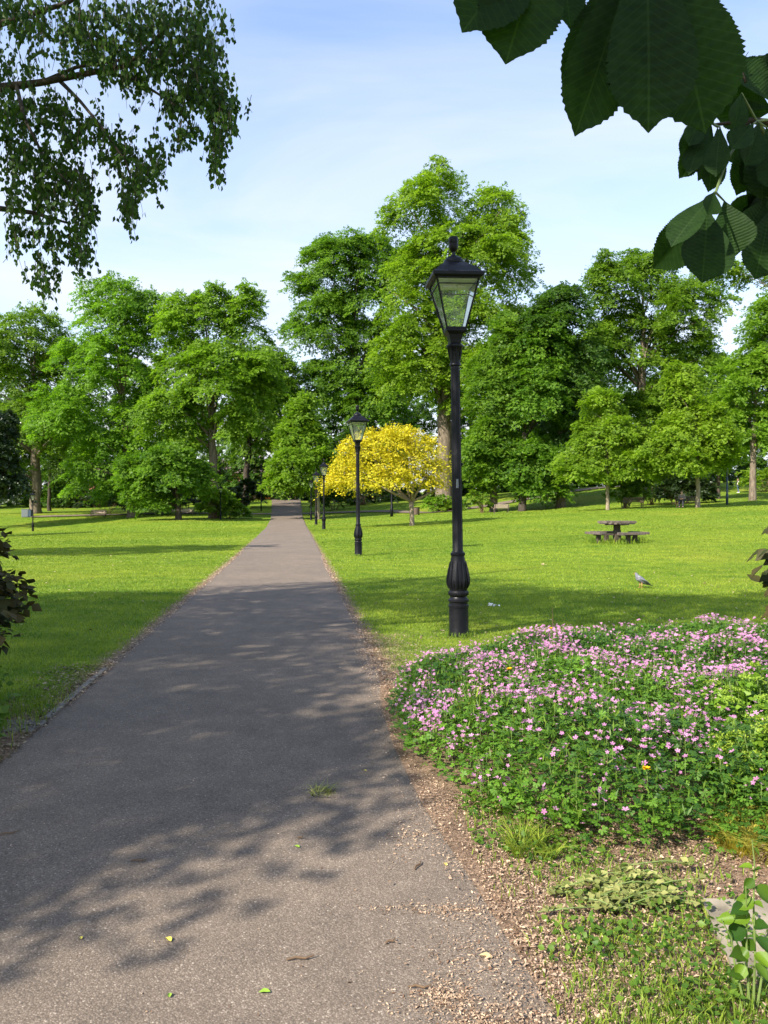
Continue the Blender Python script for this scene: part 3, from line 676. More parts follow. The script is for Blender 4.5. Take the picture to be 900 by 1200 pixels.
    # the rest of the crown, higher than and beside the view
    lobes = [((-1, -2.2, 7.6), (2.8, 2.2, 2.2)), ((-2, -3, 5.6), (2.4, 2.2, 2.0)), ((1.0, -2.6, 8.6), (2.2, 1.6, 1.4)), ((0, -1.6, 9.0), (2.4, 1.8, 1.8))]
    O2, Y2, Z2, S2, t2, bp = foliage(lobes, 26000, .085, 91, .9, 1.0, .5, per=30)
    bb.build('boughs', M['bark_dark'], root, True)
    wp = O2 + np.array(base)
    vis = (wp[:, 0] / wp[:, 1] > -.53) & ((wp[:, 2] - EYE) / wp[:, 1] < .70) & (wp[:, 1] > 0)
    ok = ~vis
    n1_ = len(O); S1 = np.array([rr.uniform(.046, .068) for _ in range(n1_)])
    scatter('crown', LEAF6[0], LEAF6[1], np.concatenate([np.array(O), O2[ok]]), np.concatenate([np.array(Y), Y2[ok]]), np.concatenate([np.array(Z), Z2[ok]]),
            np.concatenate([S1, S2[ok]]), M['leaf_birch'], root, np.concatenate([rng.random(n1_), t2[ok]]))
birch()

# ------------------------------------------------------------ horse chestnut: big leaves close overhead
def chestnut_mat():
    m, t = new_mat('chestnut_leaf'); uv = N(t, 'ShaderNodeUVMap', uv_map='leaf')
    s = N(t, 'ShaderNodeSeparateXYZ'); L(t, uv.outputs[0], s.inputs[0])
    av = math_n(t, 'ABSOLUTE', s.outputs[0])
    rib = ramp(t, av, [(.018, (1, 1, 1)), (.034, (0, 0, 0))])
    ph = math_n(t, 'FRACT', math_n(t, 'MULTIPLY', math_n(t, 'SUBTRACT', s.outputs[1], math_n(t, 'MULTIPLY', av, .22)), 19.0))
    sv_ = ramp(t, math_n(t, 'ABSOLUTE', math_n(t, 'SUBTRACT', ph, .5)), [(.035, (1, 1, 1)), (.09, (0, 0, 0))])
    vein = math_n(t, 'MAXIMUM', rib, math_n(t, 'MULTIPLY', sv_, .55))
    n = noise(t, ocoord(t), 60, 4, .6)
    c = ramp(t, n, [(.3, (.009, .026, .005)), (.7, (.018, .044, .008))])
    c = mixc(t, vein, c, (.026, .056, .012))
    p = principled(t, c, .6, 0, .14, bump(t, ph, .12, .001))
    tr = N(t, 'ShaderNodeBsdfTranslucent'); L(t, mixc(t, 1.0, c, (2.6, 2.8, .8), 'MULTIPLY'), tr.inputs[0])
    mx = N(t, 'ShaderNodeMixShader'); mx.inputs[0].default_value = .33; L(t, p, mx.inputs[1]); L(t, tr.outputs[0], mx.inputs[2])
    finish(t, mx.outputs[0]); return m
M['chestnut'] = chestnut_mat()
M['vein'] = simple('leaf_stalk', (.12, .16, .05), .5)
def leaflet(base, tip, width, nrm, seed, bend=.10, nu=80, nv=8):
    rr = random.Random(seed); A = Vector(tip) - Vector(base); ln = A.length; A.normalize(); nrm = Vector(nrm); width *= 1.04
    X = A.cross(nrm).normalized(); Zv = X.cross(A).normalized()
    V = []; UV = []
    for i in range(nu + 1):
        u = i / nu
        wv = float(np.interp(u, (0, .06, .2, .4, .58, .70, .80, .88, .93, .965, 1), (0, .08, .30, .66, .92, 1, .97, .80, .54, .22, 0)))
        wv = wv * width / 2 + .0006
        saw = (i % 2) * .055 + rr.uniform(0, .04)
        for j in range(nv + 1):
            v = j / nv * 2 - 1; e = 1 - (saw if abs(v) == 1 else 0)
            x = v * wv * e; lift = abs(v) * wv * .28 + .0006 * math.cos(2 * PI * (u - abs(v) * .22) * 19) * (1 - abs(v) * .5) * (width / .1)
            y = u * ln - (abs(v) ** 2) * wv * .10 + (0.012 * width / .1 * -1 * (saw * 2) if abs(v) == 1 else 0)
            z = lift - bend * ln * (u ** 2) + bend * ln * u
            V.append(Vector(base) + X * x + A * y + Zv * z); UV.append((v * (.15 + .85 * wv / (width / 2)), u))
    m = nv + 1; Fc = [(i * m + j, i * m + j + 1, (i + 1) * m + j + 1, (i + 1) * m + j) for i in range(nu) for j in range(nv)]
    return V, Fc, UV
def compound(leaflets, node, parent, seed, stalk=None, detail=80):
    mb = MB(); UV = []
    for k, (b, t_, w_, n_) in enumerate(leaflets):
        V, Fc, uv = leaflet(b, t_, w_, n_, seed * 31 + k, bend=.06 + .05 * ((k * 7 + seed) % 3), nu=detail); mb.add(V, Fc); UV += uv
    o = mb.build('compound_leaf', M['chestnut'], parent, True)
    ul = o.data.uv_layers.new(name='leaf'); vi = [0] * len(o.data.loops); o.data.loops.foreach_get('vertex_index', vi)
    ul.data.foreach_set('uv', [c for i in vi for c in UV[i]])
    sb = MB()
    for (b, t_, w_, n_) in leaflets:
        b = Vector(b); sb.tube([node, Vector(node).lerp(b, .6), b], [.0026, .0022, .0018], 5)
    if stalk: sb.tube([stalk, Vector(stalk).lerp(Vector(node), .5) + Vector((0, 0, .012)), node], [.0034, .003, .003], 6)
    sb.build('leaf_stalk', M['vein'], o)
    return o
def chestnut():
    root = empty('horse_chestnut_tree', (0, 0, 0)); tag(root, 'horse chestnut with big dark serrated leaves hanging close overhead', 'tree')
    rr = random.Random(21)
    def Nr(tx=0, ty=0, tz=0): return Vector((tx, -1, tz)).normalized()
    def spec(lst, d): return [(W3(a, b, d + db), W3(c, e, d + dt), w_ / F * d, Nr(nx_, 0, nz_)) for (a, b, c, e, w_, nx_, nz_, db, dt) in lst]
    A = spec([(640, -85, 541, 40, 92, .25, .3, .04, 0), (648, -95, 592, 77, 100, -.1, .25, 0, .02), (655, -60, 668, 37, 42, .3, .2, .03, .03), (660, -90, 640, 20, 60, -.3, .3, .03, .06)], .98)
    compound(A, W3(652, -95, .98), root, 1)
    B = spec([(752, -70, 658, 112, 66, .5, .2, .05, .05), (750, -72, 673, 161, 82, .2, .2, .01, .03), (755, -76, 759, 157, 104, -.05, .15, -.01, 0), (765, -74, 826, 158, 112, -.25, .2, .01, .02),
              (752, -60, 680, 60, 44, .6, .5, .07, .08), (770, -80, 812, 60, 60, -.5, .5, .05, .06)], .98)
    compound(B, W3(758, -80, .98), root, 2)
    C_ = spec([(828, 136, 795, 210, 32, .5, .1, 0, 0), (830, 140, 806, 206, 26, -.4, .2, 0, -.02), (832, 142, 817, 213, 26, .6, .1, .02, .0), (822, 132, 800, 190, 30, .2, .2, .03, .03), (840, 150, 829, 226, 32, .2, .1, .03, .03), (843, 150, 838, 208, 28, -.5, .8, -.03, -.04), (820, 137, 806, 172, 24, .3, .7, -.02, -.03)], 1.65)
    compound(C_, W3(836, 147, 1.65), root, 3, stalk=W3(905, 150, 1.7))
    D = spec([(834, 228, 765, 316, 54, .5, .1, .05, .04), (836, 230, 786, 290, 36, -.3, .9, -.01, -.06), (828, 244, 822, 332, 66, .08, -.1, .02, .0), (848, 236, 862, 300, 52, -.3, -.1, .03, .03), (836, 226, 828, 252, 26, .6, .6, -.05, -.06)], 1.6)
    compound(D, W3(838, 226, 1.6), root, 4, stalk=W3(862, 170, 1.66))
    E = spec([(897, 232, 858, 292, 44, .4, .1, .02, .02), (902, 245, 884, 328, 56, .1, 0, 0, 0), (898, 225, 850, 262, 40, .3, -.3, .05, .06), (905, 235, 930, 320, 50, -.2, 0, .02, .02)], 1.7)
    compound(E, W3(904, 228, 1.7), root, 5, stalk=W3(925, 170, 1.75))
    H = spec([(905, 122, 858, 74, 50, .1, .3, 0, 0), (905, 120, 888, 66, 40, -.3, .3, .03, .02), (902, 128, 846, 108, 40, .3, -.2, .03, .03), (905, 130, 838, 138, 34, .2, -.4, .05, .05), (908, 125, 905, 60, 44, -.2, .2, .02, .02)], 1.7)
    compound(H, W3(908, 126, 1.7), root, 6, stalk=W3(935, 150, 1.75))
    J = spec([(888, 145, 872, 196, 34, .3, .1, -.02, -.03), (892, 148, 892, 236, 50, -.1, .1, .04, .04), (882, 146, 856, 176, 30, .2, .7, -.05, -.06), (897, 150, 912, 225, 44, -.3, .1, .0, .0), (880, 145, 862, 230, 40, .2, 0, .07, .07), (910, 180, 866, 216, 40, .2, .1, .05, .05), (906, 165, 848, 188, 34, .1, .1, .08, .08), (912, 200, 878, 286, 48, .2, 0, .1, .1), (905, 248, 866, 266, 36, .1, .2, .09, .09), (912, 150, 905, 220, 50, 0, 0, .06, .06), (868, 110, 858, 152, 26, .4, .6, -.04, -.04), (890, 160, 878, 250, 40, .5, 0, .1, .1)], 1.66)
    compound(J, W3(886, 143, 1.66), root, 7, stalk=W3(930, 150, 1.7))
    # leaves above, out of view towards the sun: they keep these ones in shade
    shaded = [(W3(600, -10, .98), .7), (W3(740, 20, .98), .7), (W3(800, 60, .98), .75), (W3(700, 90, .98), .8), (W3(835, 150, 1.65), .9), (W3(885, 150, 1.7), .9), (W3(790, -40, 1.0), .7), (W3(895, 210, 1.7), 1.0), (W3(650, 30, .98), 1.0), (W3(770, 120, .98), 1.05), (W3(820, 110, .98), .8), (W3(840, 60, .98), .75), (W3(830, 140, 1.0), 1.0), (W3(780, 80, .98), .9), (W3(870, 100, 1.7), 1.0)]
    k = 10
    for p, s0 in shaded:
        for s_ in (s0, s0 + .35, s0 + .7):
            c = p + SD * s_ + Vector((rr.uniform(-.1, .1), rr.uniform(-.1, .1), rr.uniform(-.06, .06)))
            if c.y > .05 and (c.z - EYE) / c.y < .95: continue
            lf = []
            for a in range(6):
                th = rr.uniform(-.2, .2) + (a - 2.5) * .62; h = Vector((math.sin(th), math.cos(th) * .8 - .3, -.25 + rr.uniform(-.15, .1))).normalized()
                ln = .17 - abs(a - 2.5) * .018; lf.append((c + h * .01, c + h * (ln + .01), ln * .48, Vector((rr.uniform(-.2, .2), rr.uniform(-.2, .2), 1)).normalized()))
            compound(lf, c, root, k, detail=20); k += 1
    tb = MB(); J0 = Vector((3.6, -1.6, 3.2))
    tb.tube([J0, (2.4, 0.4, 2.9), W3(1010, 150, 1.85), W3(930, 146, 1.72), W3(880, 142, 1.66), W3(838, 147, 1.65)], [.06, .03, .012, .008, .006, .003], 8)
    tb.tube([J0, (1.8, -.8, 3.3), (.9, 0.1, 2.75), W3(758, -80, .98)], [.05, .03, .012, .004], 7); tb.tube([(.9, 0.1, 2.75), (.5, .5, 2.5), W3(652, -95, .98)], [.012, .007, .003], 6)
    tb.tube([J0, (1.2, -1.2, 3.9), (-.6, -.5, 3.5), (-1.2, -.2, 3.2)], [.05, .035, .02, .008], 7)
    tb.tube([W3(880, 142, 1.66), W3(866, 150, 1.66), W3(862, 170, 1.66)], [.005, .004, .003], 5)
    # bare flower stalk
    tb.tube([W3(873, 98, 1.66), W3(866, 78, 1.66), W3(860, 45, 1.66)], [.0032, .0025, .001], 5)
    for (a, b, c, e) in ((871, 90, 850, 97), (870, 93, 852, 88), (868, 84, 852, 72), (866, 76, 853, 60), (866, 78, 876, 62), (864, 68, 872, 54), (862, 60, 854, 50), (861, 55, 866, 44), (868, 82, 874, 74)):
        tb.tube([W3(a, b, 1.66), W3(c, e, 1.65)], [.0012, .0007], 4)
    tb.tube([(4.2, -2.2, -.1), (4.2, -2.2, .3), (4.15, -2.1, 1.8), (4.0, -2.0, 2.6), J0, (3.2, -1.8, 6)], [.34, .28, .24, .22, .2, .12], 14)
    tb.build('trunk', M['bark_dark'], root, True)
chestnut()

# ------------------------------------------------------------ lawn grass blades and weeds
def bed_mask(x, y): return inside(SOIL, x, y)
def blades(name, x, y, h, w_, mat, label, seed, lean=.35, parent=None, z=None, curl=.3):
    rng = np.random.default_rng(seed); n = len(x); zz_ = (gz(x, y) if z is None else z) - .002
    a = rng.uniform(0, 2 * PI, n); sx = np.cos(a) * w_ / 2; sy = np.sin(a) * w_ / 2
    la = rng.uniform(0, 2 * PI, n); ll = rng.uniform(.1, 1, n) * lean * h
    V = np.empty((n, 5, 3)); b = np.stack([x, y, zz_], -1)
    off = np.stack([sx, sy, np.zeros(n)], -1); ld = np.stack([np.cos(la) * ll, np.sin(la) * ll, np.zeros(n)], -1)
    V[:, 0] = b - off; V[:, 1] = b + off
    mid = b + ld * .35 + np.stack([0 * x, 0 * x, h * .6], -1)
    V[:, 2] = mid + off * .75; V[:, 3] = mid - off * .75; V[:, 4] = b + ld + np.stack([0 * x, 0 * x, h * (1 - curl * rng.random(n))], -1)
    base = (np.arange(n) * 5)[:, None]; loops = np.concatenate([base + np.array([[0, 1, 2, 3]]), base + np.array([[3, 2, 4]])], 1).ravel()
    counts = np.tile([4, 3], n)
    pn = np.sin(x * .55 + 1.3 * np.sin(y * .31)) * np.sin(y * .42 + x * .13); r2 = np.random.default_rng(99)
    for k in range(10):
        th = r2.uniform(0, PI); fq = r2.uniform(1.2, 9.0); pn = pn + .34 * np.sin((x * np.cos(th) + y * np.sin(th)) * fq + r2.uniform(0, 6) + 1.2 * np.sin(y * .7 + k))
    pn = pn + 1.1 * np.sin(x * .21 + 2 + 1.5 * np.sin(y * .17)) * np.sin(y * .33 + 1); t = np.clip(.45 + .18 * pn + rng.normal(0, .22, n), 0, 1)
    return raw_mesh(name, V.reshape(-1, 3), loops, counts, mat, parent, np.repeat(t, 2))
def lawn_grass():
    rng = np.random.default_rng(2); X = []; Y_ = []; H = []; Wd = []
    for (y0, y1, dens, h, wd) in ((5.5, 9, 2600, .036, .0050), (9, 14, 1250, .038, .008), (14, 22, 560, .036, .011), (22, 36, 280, .04, .017), (36, 60, 85, .045, .032), (60, 112, 17, .05, .07)):
        xa, xb = -.53 * y1, .53 * y1; n = int((xb - xa) * (y1 - y0) * dens)
        x = rng.uniform(xa, xb, n); y = rng.uniform(y0, y1, n)
        thin = (x > -.6) & (x < 1.9) & (y > 7) & (y < 9.9) & (y < 9.5 + .5 * np.sin(x * 4)); ok = (~thin | (rng.random(n) < .38)) & (np.abs(x) < .53 * y) & ((x < PATH_L(y) - .10 - .12 * rng.random(n) ** 2) | (x > PATH_R(y) + .08 + .18 * rng.random(n) ** 2)) & ~bed_mask(x, y) & ~inside(LS, x, y)
        x, y = x[ok], y[ok]; X.append(x); Y_.append(y); H.append(h * rng.uniform(.45, 1.25, len(x))); Wd.append(wd * rng.uniform(.6, 1.3, len(x)))
    o = blades('grass', np.concatenate(X), np.concatenate(Y_), np.concatenate(H), np.concatenate(Wd), M['grass'], None, 6, 1.1)
    tag(o, 'short mown grass covering the lawn on both sides of the path', 'grass', kind='stuff')
lawn_grass()

# leaf litter / chips: small curled flakes
CHIP = ([(0, -.5, 0), (.42, -.1, .16), (.1, .5, .02), (-.4, .1, .2)], [(0, 1, 2, 3)])
def chips(name, x, y, size, mat, label, seed, z0=.012, cat='litter', pile=.012):
    rng = np.random.default_rng(seed); n = len(x)
    O = np.stack([x, y, z0 + rng.random(n) ** 2 * pile], -1); a = rng.uniform(0, 2 * PI, n)
    Yd = np.stack([np.cos(a), np.sin(a), rng.normal(0, .25, n)], -1); Zd = np.stack([rng.normal(0, .45, n), rng.normal(0, .45, n), np.ones(n)], -1)
    S = np.stack([size * rng.uniform(.25, .8, n), size * rng.uniform(.5, 1.5, n), size * rng.uniform(.3, 1, n)], -1) * np.minimum(np.exp(rng.normal(0, .42, n)), 2.0)[:, None]
    o = scatter(name, CHIP[0], CHIP[1], O, Yd, Zd, S, M[mat], None, rng.random(n))
    return tag(o, label, cat, kind='stuff')
def litter():
    rng = np.random.default_rng(14)
    # drift of brown husks between tarmac and bed
    n = 80000; y = 1.9 + rng.random(n) ** 1.25 * 7.5; u = rng.normal(.20, .24, n) + np.where(y < 3.6, .18 * rng.random(n), 0); x = PATH_R(y) - .06 + u
    dn = np.sin(x * 7 + y * 3) * np.sin(y * 5.2 - x * 2) * .5 + .5
    cl_ = np.sin(x * 31 + y * 17) * np.sin(y * 27 - x * 13) * .5 + .5; ok = ((u > -.10) | (rng.random(n) < .16)) & (rng.random(n) < .12 + .55 * dn + .5 * cl_) & ~inside(BED, x, y)
    chips('leaf_litter', x[ok], y[ok], .0088, 'chip', 'drift of pinkish brown husks between the tarmac and the flower bed', 15)
    # patches that spill onto the tarmac
    X = []; Y_ = []
    for cx, cy, sx, sy, m_ in ((.26, 2.95, .12, .035, 700), (.20, 2.42, .07, .05, 1200), (.30, 2.30, .08, .05, 900), (.42, 2.25, .08, .1, 900), (.14, 3.6, .07, .13, 500), (.30, 2.65, .10, .12, 500), (0, 2.6, .3, .4, 90)):
        dx = rng.normal(0, 1, m_); dy = rng.normal(0, 1, m_); w1 = 1 + .5 * np.sin(3 * np.arctan2(dy, dx) + cx * 20)
        X.append(cx + dx * sx * w1); Y_.append(cy + dy * sy * w1)
    chips('husk_litter', np.concatenate(X), np.concatenate(Y_), .0085, 'chip', 'thin scatter of brown husks spilled onto the tarmac edge', 16, .006, pile=.006)
    # bed floor
    n = 36000; x = rng.uniform(.4, 2.4, n); y = rng.uniform(1.9, 4.2, n); ok = inside(SOIL, x, y)
    chips('mulch', x[ok], y[ok], .0115, 'chip', 'reddish brown mulch and husks on the open soil of the bed', 17)
    # far verges, both sides
    n = 15000; y = 6 + rng.random(n) ** 1.6 * 34; sd = rng.random(n) < .5
    u = np.abs(rng.normal(0, .11, n)) - .03; x = np.where(sd, PATH_L(y) - u, PATH_R(y) + u)
    sz = .013 * (1 + y / 25)
    chips('verge_litter', x, y, sz, 'chip', 'dry debris lining both edges of the path', 18, .012)
    n = 3600; x = rng.uniform(-.5, 1.7, n); y = rng.uniform(7.2, 9.6, n); ok = (x > PATH_R(y) + .02) & ~inside(BED, x, y) & (rng.random(n) < .75)
    chips('thin_turf_litter', x[ok], y[ok], .016, 'chip_dark', 'dry brown bits in the worn turf round the near lamp post', 24, .004, pile=.02)
    n = 9500; x = rng.uniform(-3.3, -2.2, n); y = rng.uniform(4.2, 7.6, n); ok = (x < PATH_L(y) + .02) & (rng.random(n) < np.exp(-((x - PATH_L(y)) / .5) ** 2))
    chips('old_leaf_litter', x[ok], y[ok], .022, 'chip_dark', 'grey and brown leaf litter behind the concrete edging', 19)
    n = 1500; y = 9 + rng.random(n) ** 1.4 * 24; x = rng.uniform(-.5, .5, n) * y * 1.04; ok = (x < PATH_L(y) - .2) | (x > PATH_R(y) + .2)
    chips('lawn_litter', x[ok], y[ok], .030, 'chip', 'scattered dead leaves and pale daisies over the lawn', 22, .025, pile=.02)
    n = 1500; y = 1.7 + rng.random(n) ** 1.4 * 16; x = PATH_L(y) + rng.random(n) * (PATH_R(y) - PATH_L(y))
    chips('path_specks', x, y, .0065, 'chip', 'tiny pale specks and crumbs strewn over the tarmac', 20, .006, pile=.002)
litter()

# weeds and grass on the near bed floor
def near_weeds():
    rng = np.random.default_rng(31); X = []; Y_ = []; H = []
    for cx, cy, sx, sy, m_, h in ((1.05, 2.36, .22, .10, 1900, .05), (.80, 2.62, .16, .13, 600, .045), (1.0, 2.75, .2, .12, 700, .05), (.74, 3.35, .16, .14, 420, .045), (.95, 3.15, .25, .12, 500, .05), (.60, 3.75, .12, .15, 300, .06),
                                  (-2.75, 4.45, .22, .22, 1300, .07), (-2.9, 5.9, .35, .35, 1800, .08), (-3.2, 5.3, .3, .3, 1000, .09), (1.25, 3.3, .3, .15, 200, .06), (.8, 2.2, .2, .1, 700, .06)):
        X.append(rng.normal(cx, sx, m_)); Y_.append(rng.normal(cy, sy, m_)); H.append(h * rng.uniform(.4, 1.5, m_))
    x, y, h = map(np.concatenate, (X, Y_, H)); ok = (x > PATH_R(y) - .02) | (x < PATH_L(y) - .01); ok &= y > 1.9
    x, y, h = x[ok], y[ok], h[ok]
    o = blades('weed_grass', x, y, h, .0050 * rng.uniform(.6, 1.5, len(x)), M['grass_near'], None, 32, .9)
    tag(o, 'ragged grass and seedlings sprouting among the husks', 'grass', kind='stuff')
    # broad little leaves
    n = 2300; k = rng.integers(0, 9, n); C9 = np.array([(1.0, 2.4), (.78, 2.7), (.62, 3.55), (.8, 3.4), (1.0, 3.0), (-2.8, 4.5), (-3.0, 5.7), (1.25, 2.75), (.55, 3.95)])
    x = C9[k, 0] + rng.normal(0, .14, n); y = C9[k, 1] + rng.normal(0, .10, n); ok = ((x > PATH_R(y) + .02) | (x < PATH_L(y) - .03)) & (y > 1.9); x, y = x[ok], y[ok]; n = len(x)
    O = np.stack([x, y, .012 + rng.random(n) * .05], -1); Yd = np.stack([rng.normal(0, 1, n), rng.normal(0, 1, n), rng.normal(.2, .3, n)], -1); Zd = np.stack([rng.normal(0, .4, n), rng.normal(-.2, .4, n), np.ones(n)], -1)
    o = scatter('weeds', LEAF6[0], LEAF6[1], O, Yd, Zd, rng.uniform(.014, .034, n), M['leaf_weed'], None, rng.random(n)); tag(o, 'small broad leaved weeds scattered over the bed floor', 'weeds', kind='stuff')
near_weeds()

# ------------------------------------------------------------ cranesbill bed
def palmate():
    V = [(0, 0, 0)]; Fc = []
    for k in range(5):
        a = (k - 2) * .95; c, s_ = math.cos(a), math.sin(a); b = len(V); l_ = 1 - .12 * abs(k - 2)
        for (u, v, z) in ((.42, -.16, .04), (.78, -.24, .02), (1.0, -.06, -.08), (.86, .02, -.02), (1.0, .10, -.08), (.76, .25, .02), (.42, .16, .04)):
            u *= l_; V.append((u * s_ + v * c, u * c - v * s_, z))
        Fc.append((0, b, b + 1, b + 2, b + 3)); Fc.append((0, b + 3, b + 4, b + 5, b + 6))
    return V, Fc
def flower5():
    V = [(0, 0, -.25)]; Fc = []
    for k in range(5):
        a = k * 2 * PI / 5; c, s_ = math.cos(a), math.sin(a); b = len(V)
        for (u, v, z) in ((.55, -.30, .0), (1.0, -.22, .12), (1.02, .22, .12), (.55, .30, .0)): V.append((u * s_ + v * c, u * c - v * s_, z))
        Fc.append((0, b, b + 1, b + 2, b + 3))
    return V, Fc
def bed_h(x, y):
    # plant height over the bed, falling off towards its border
    X0 = np.array(BED); d = np.full(np.shape(x), 9.0)
    for i in range(len(BED)):
        a = np.array(BED[i]); b = np.array(BED[(i + 1) % len(BED)]); ab_ = b - a
        t = np.clip(((x - a[0]) * ab_[0] + (y - a[1]) * ab_[1]) / (ab_ @ ab_), 0, 1)
        d = np.minimum(d, np.hypot(x - a[0] - t * ab_[0], y - a[1] - t * ab_[1]))
    h = .40 * (1 - np.exp(-(d + .06) / .16))
    return h * (.86 + .17 * np.sin(x * 3.1 + y * 1.7) * np.sin(y * 2.7 - x) + .08 * np.sin(x * 9 + 2) * np.sin(y * 8))
def cranesbill():
    rng = np.random.default_rng(41)
    def pts(n, x0=-.05, x1=5.2, y0=3.1, y1=9.0):
        x = rng.uniform(x0, x1, n); y = rng.uniform(y0, y1, n); ok = inside(BED, x, y) & (x < .56 * y + .2); return x[ok], y[ok]
    pv, pf = palmate(); x, y = pts(88000); n = len(x); h = bed_h(x, y)
    z = h * (1 - .62 * rng.random(n) ** 1.7); jitter = rng.normal(0, .03, n); x = x + jitter
    Yd = np.stack([rng.normal(0, 1, n), rng.normal(0, 1, n), rng.normal(-.1, .25, n)], -1); Zd = np.stack([rng.normal(0, .42, n), rng.normal(0, .42, n), np.ones(n)], -1)
    t = np.clip(.48 + .28 * np.sin(x * 2.2 + 1) * np.sin(y * 1.9) + rng.normal(0, .26, n) - .15 * (y > 6.3), 0, 1)
    root = empty('cranesbill_bed', (2.2, 5.6, 0)); tag(root, 'low mound of pink flowering cranesbill beside the near lamp post', 'ground cover', kind='stuff')
    o = scatter('foliage', pv, pf, np.stack([x - 2.2, y - 5.6, z], -1), Yd, Zd, rng.uniform(.016, .034, n), M['leaf_geranium'], root, t)
    o['kind'] = 'stuff'
    # narrow upright bracts and grassy stems that break the surface
    x, y = pts(17000); n = len(x); h = bed_h(x, y)
    Yd = np.stack([rng.normal(0, .5, n), rng.normal(0, .5, n), np.ones(n)], -1); Zd = rng.normal(0, 1, (n, 3))
    scatter('bracts', KITE[0], KITE[1], np.stack([x - 2.2, y - 5.6, h * rng.uniform(.8, 1.02, n)], -1), Yd, Zd, np.stack([.014 + 0 * x, .05 * rng.uniform(.5, 1.4, n), .02 + 0 * x], -1), M['leaf_weed'], root, rng.random(n))
    # blossoms gathered in loose drifts
    fv, ff = flower5(); cx, cy = pts(760); 
    k = rng.integers(0, len(cx), 8600); x = cx[k] + rng.normal(0, .055, len(k)); y = cy[k] + rng.normal(0, .055, len(k))
    dens = .66 + .10 * np.clip((y - 4.2) / 2.4, 0, 1) + .45 * (x < .9) * (y > 4.7); dens *= 1 - .6 * ((x > 2.0) & (y < 5.2)); dens *= 1 - .3 * (y < 4.0); dens *= .55 + .75 * (np.sin(x * 3.3 + 1.1 * y) * np.sin(y * 2.9 - x * 1.3) > -.25)
    ok = inside(BED, x, y) & (rng.random(len(x)) < dens); x, y = x[ok], y[ok]; n = len(x)
    z = bed_h(x, y) + rng.uniform(-.03, .07, n); Zd = np.stack([rng.normal(-.15, .5, n), rng.normal(-.25, .5, n), np.ones(n) * .9], -1)
    o = scatter('blossoms', fv, ff, np.stack([x - 2.2, y - 5.6, z], -1), rng.normal(0, 1, (n, 3)) * np.array([1, 1, .2]), Zd, np.clip(rng.normal(.0120, .0032, n), .005, .018), M['petal'], root, rng.random(n)); o['kind'] = 'stuff'
    # stalks
    mb = MB()
    for i in range(0, n, 3): mb.tube([(x[i] - 2.2, y[i] - 5.6, z[i] - .10), (x[i] - 2.2, y[i] - 5.6, z[i] - .003)], .0012, 3, cap=False)
    mb.build('flower_stalks', M['stem_green'], root)
cranesbill()

def leafy_plant(name, label, x, y, nst, h, leaf, lsz, seed, spread=.12, stem='stem_green', cat='plant', top=None, rr=None):
    rr = random.Random(seed); root = empty(name, (x, y, gz(x, y))); tag(root, label, cat); mb = MB(); O = []; Yd = []; Zd = []; S = []
    for k in range(nst):
        a = rr.uniform(0, 2 * PI); r = spread * rr.random(); hh = h * rr.uniform(.6, 1.05); b = Vector((math.cos(a) * r * .4, math.sin(a) * r * .4, -.02)); e = Vector((math.cos(a) * r, math.sin(a) * r, hh))
        m1 = b.lerp(e, .5) + Vector((rr.uniform(-.01, .01), rr.uniform(-.01, .01), 0)); mb.tube([b, m1, e], [.004, .003, .0015], 5)
        nl = max(4, int(hh / lsz * 1.3))
        for j in range(nl):
            t = (j + 1) / nl; p = b.lerp(m1, t * 2) if t < .5 else m1.lerp(e, t * 2 - 1); th = j * 2.4 + rr.uniform(-.4, .4)
            O.append(p); Yd.append((math.cos(th), math.sin(th), rr.uniform(-.15, .45))); Zd.append((rr.uniform(-.3, .3), rr.uniform(-.5, .1), 1)); S.append(lsz * rr.uniform(.6, 1.15) * (1.15 - .4 * t))
    mb.build('stems', M[stem], root); scatter('foliage', LEAF6[0], LEAF6[1], O, Yd, Zd, S, M[leaf], root, np.array([rr.random() for _ in O])); return root
# pale sedum clumps
def sedum(x, y, h, r, seed, label):
    rng = np.random.default_rng(seed); root = empty('sedum_plant', (x, y, 0)); tag(root, label, 'plant'); n = int(5200 * r / .3)
    nh = 30; ha = rng.uniform(0, 2 * PI, nh); hq = np.sqrt(rng.random(nh)) * r; hx, hy = np.cos(ha) * hq, np.sin(ha) * hq
    hz = h * (1 - .35 * (hq / r) ** 2) * rng.uniform(.72, 1.08, nh); hr = rng.uniform(.035, .075, nh); k = rng.integers(0, nh, n); lay = rng.random(n)
    a = rng.uniform(0, 2 * PI, n); q_ = np.sqrt(rng.random(n)); top = lay < .6
    px = hx[k] + np.cos(a) * q_ * np.where(top, hr[k], .045); py = hy[k] + np.sin(a) * q_ * np.where(top, hr[k], .045)
    z = np.where(top, hz[k] - .25 * hr[k] * q_ ** 2 + rng.normal(0, .004, n), hz[k] * rng.uniform(.25, .92, n))
    Yd = np.stack([rng.normal(0, 1, n), rng.normal(0, 1, n), rng.normal(.3, .4, n)], -1)
    scatter('foliage', LEAF6[0], LEAF6[1], np.stack([px, py, z], -1), Yd, np.stack([px / r * .5, py / r * .5, np.ones(n)], -1) + rng.normal(0, .45, (n, 3)), np.where(top, .013, .045) * rng.uniform(.7, 1.3, n), M['leaf_sedum'], root, np.clip(np.where(top, .8, .1) + rng.normal(0, .2, n), 0, 1))
    mb = MB(); rr = random.Random(seed)
    for k in range(26):
        a_ = rr.uniform(0, 2 * PI); q2 = math.sqrt(rr.random()) * r; e = (math.cos(a_) * q2, math.sin(a_) * q2, h * (1 - .45 * (q2 / r) ** 2) * .95); mb.tube([(e[0] * .5, e[1] * .5, 0), e], [.005, .003], 5)
    mb.build('stems', M['stem_green'], root)
sedum(2.42, 4.90, .52, .36, 71, 'pale green flat topped plant among the flowers, the taller of two')
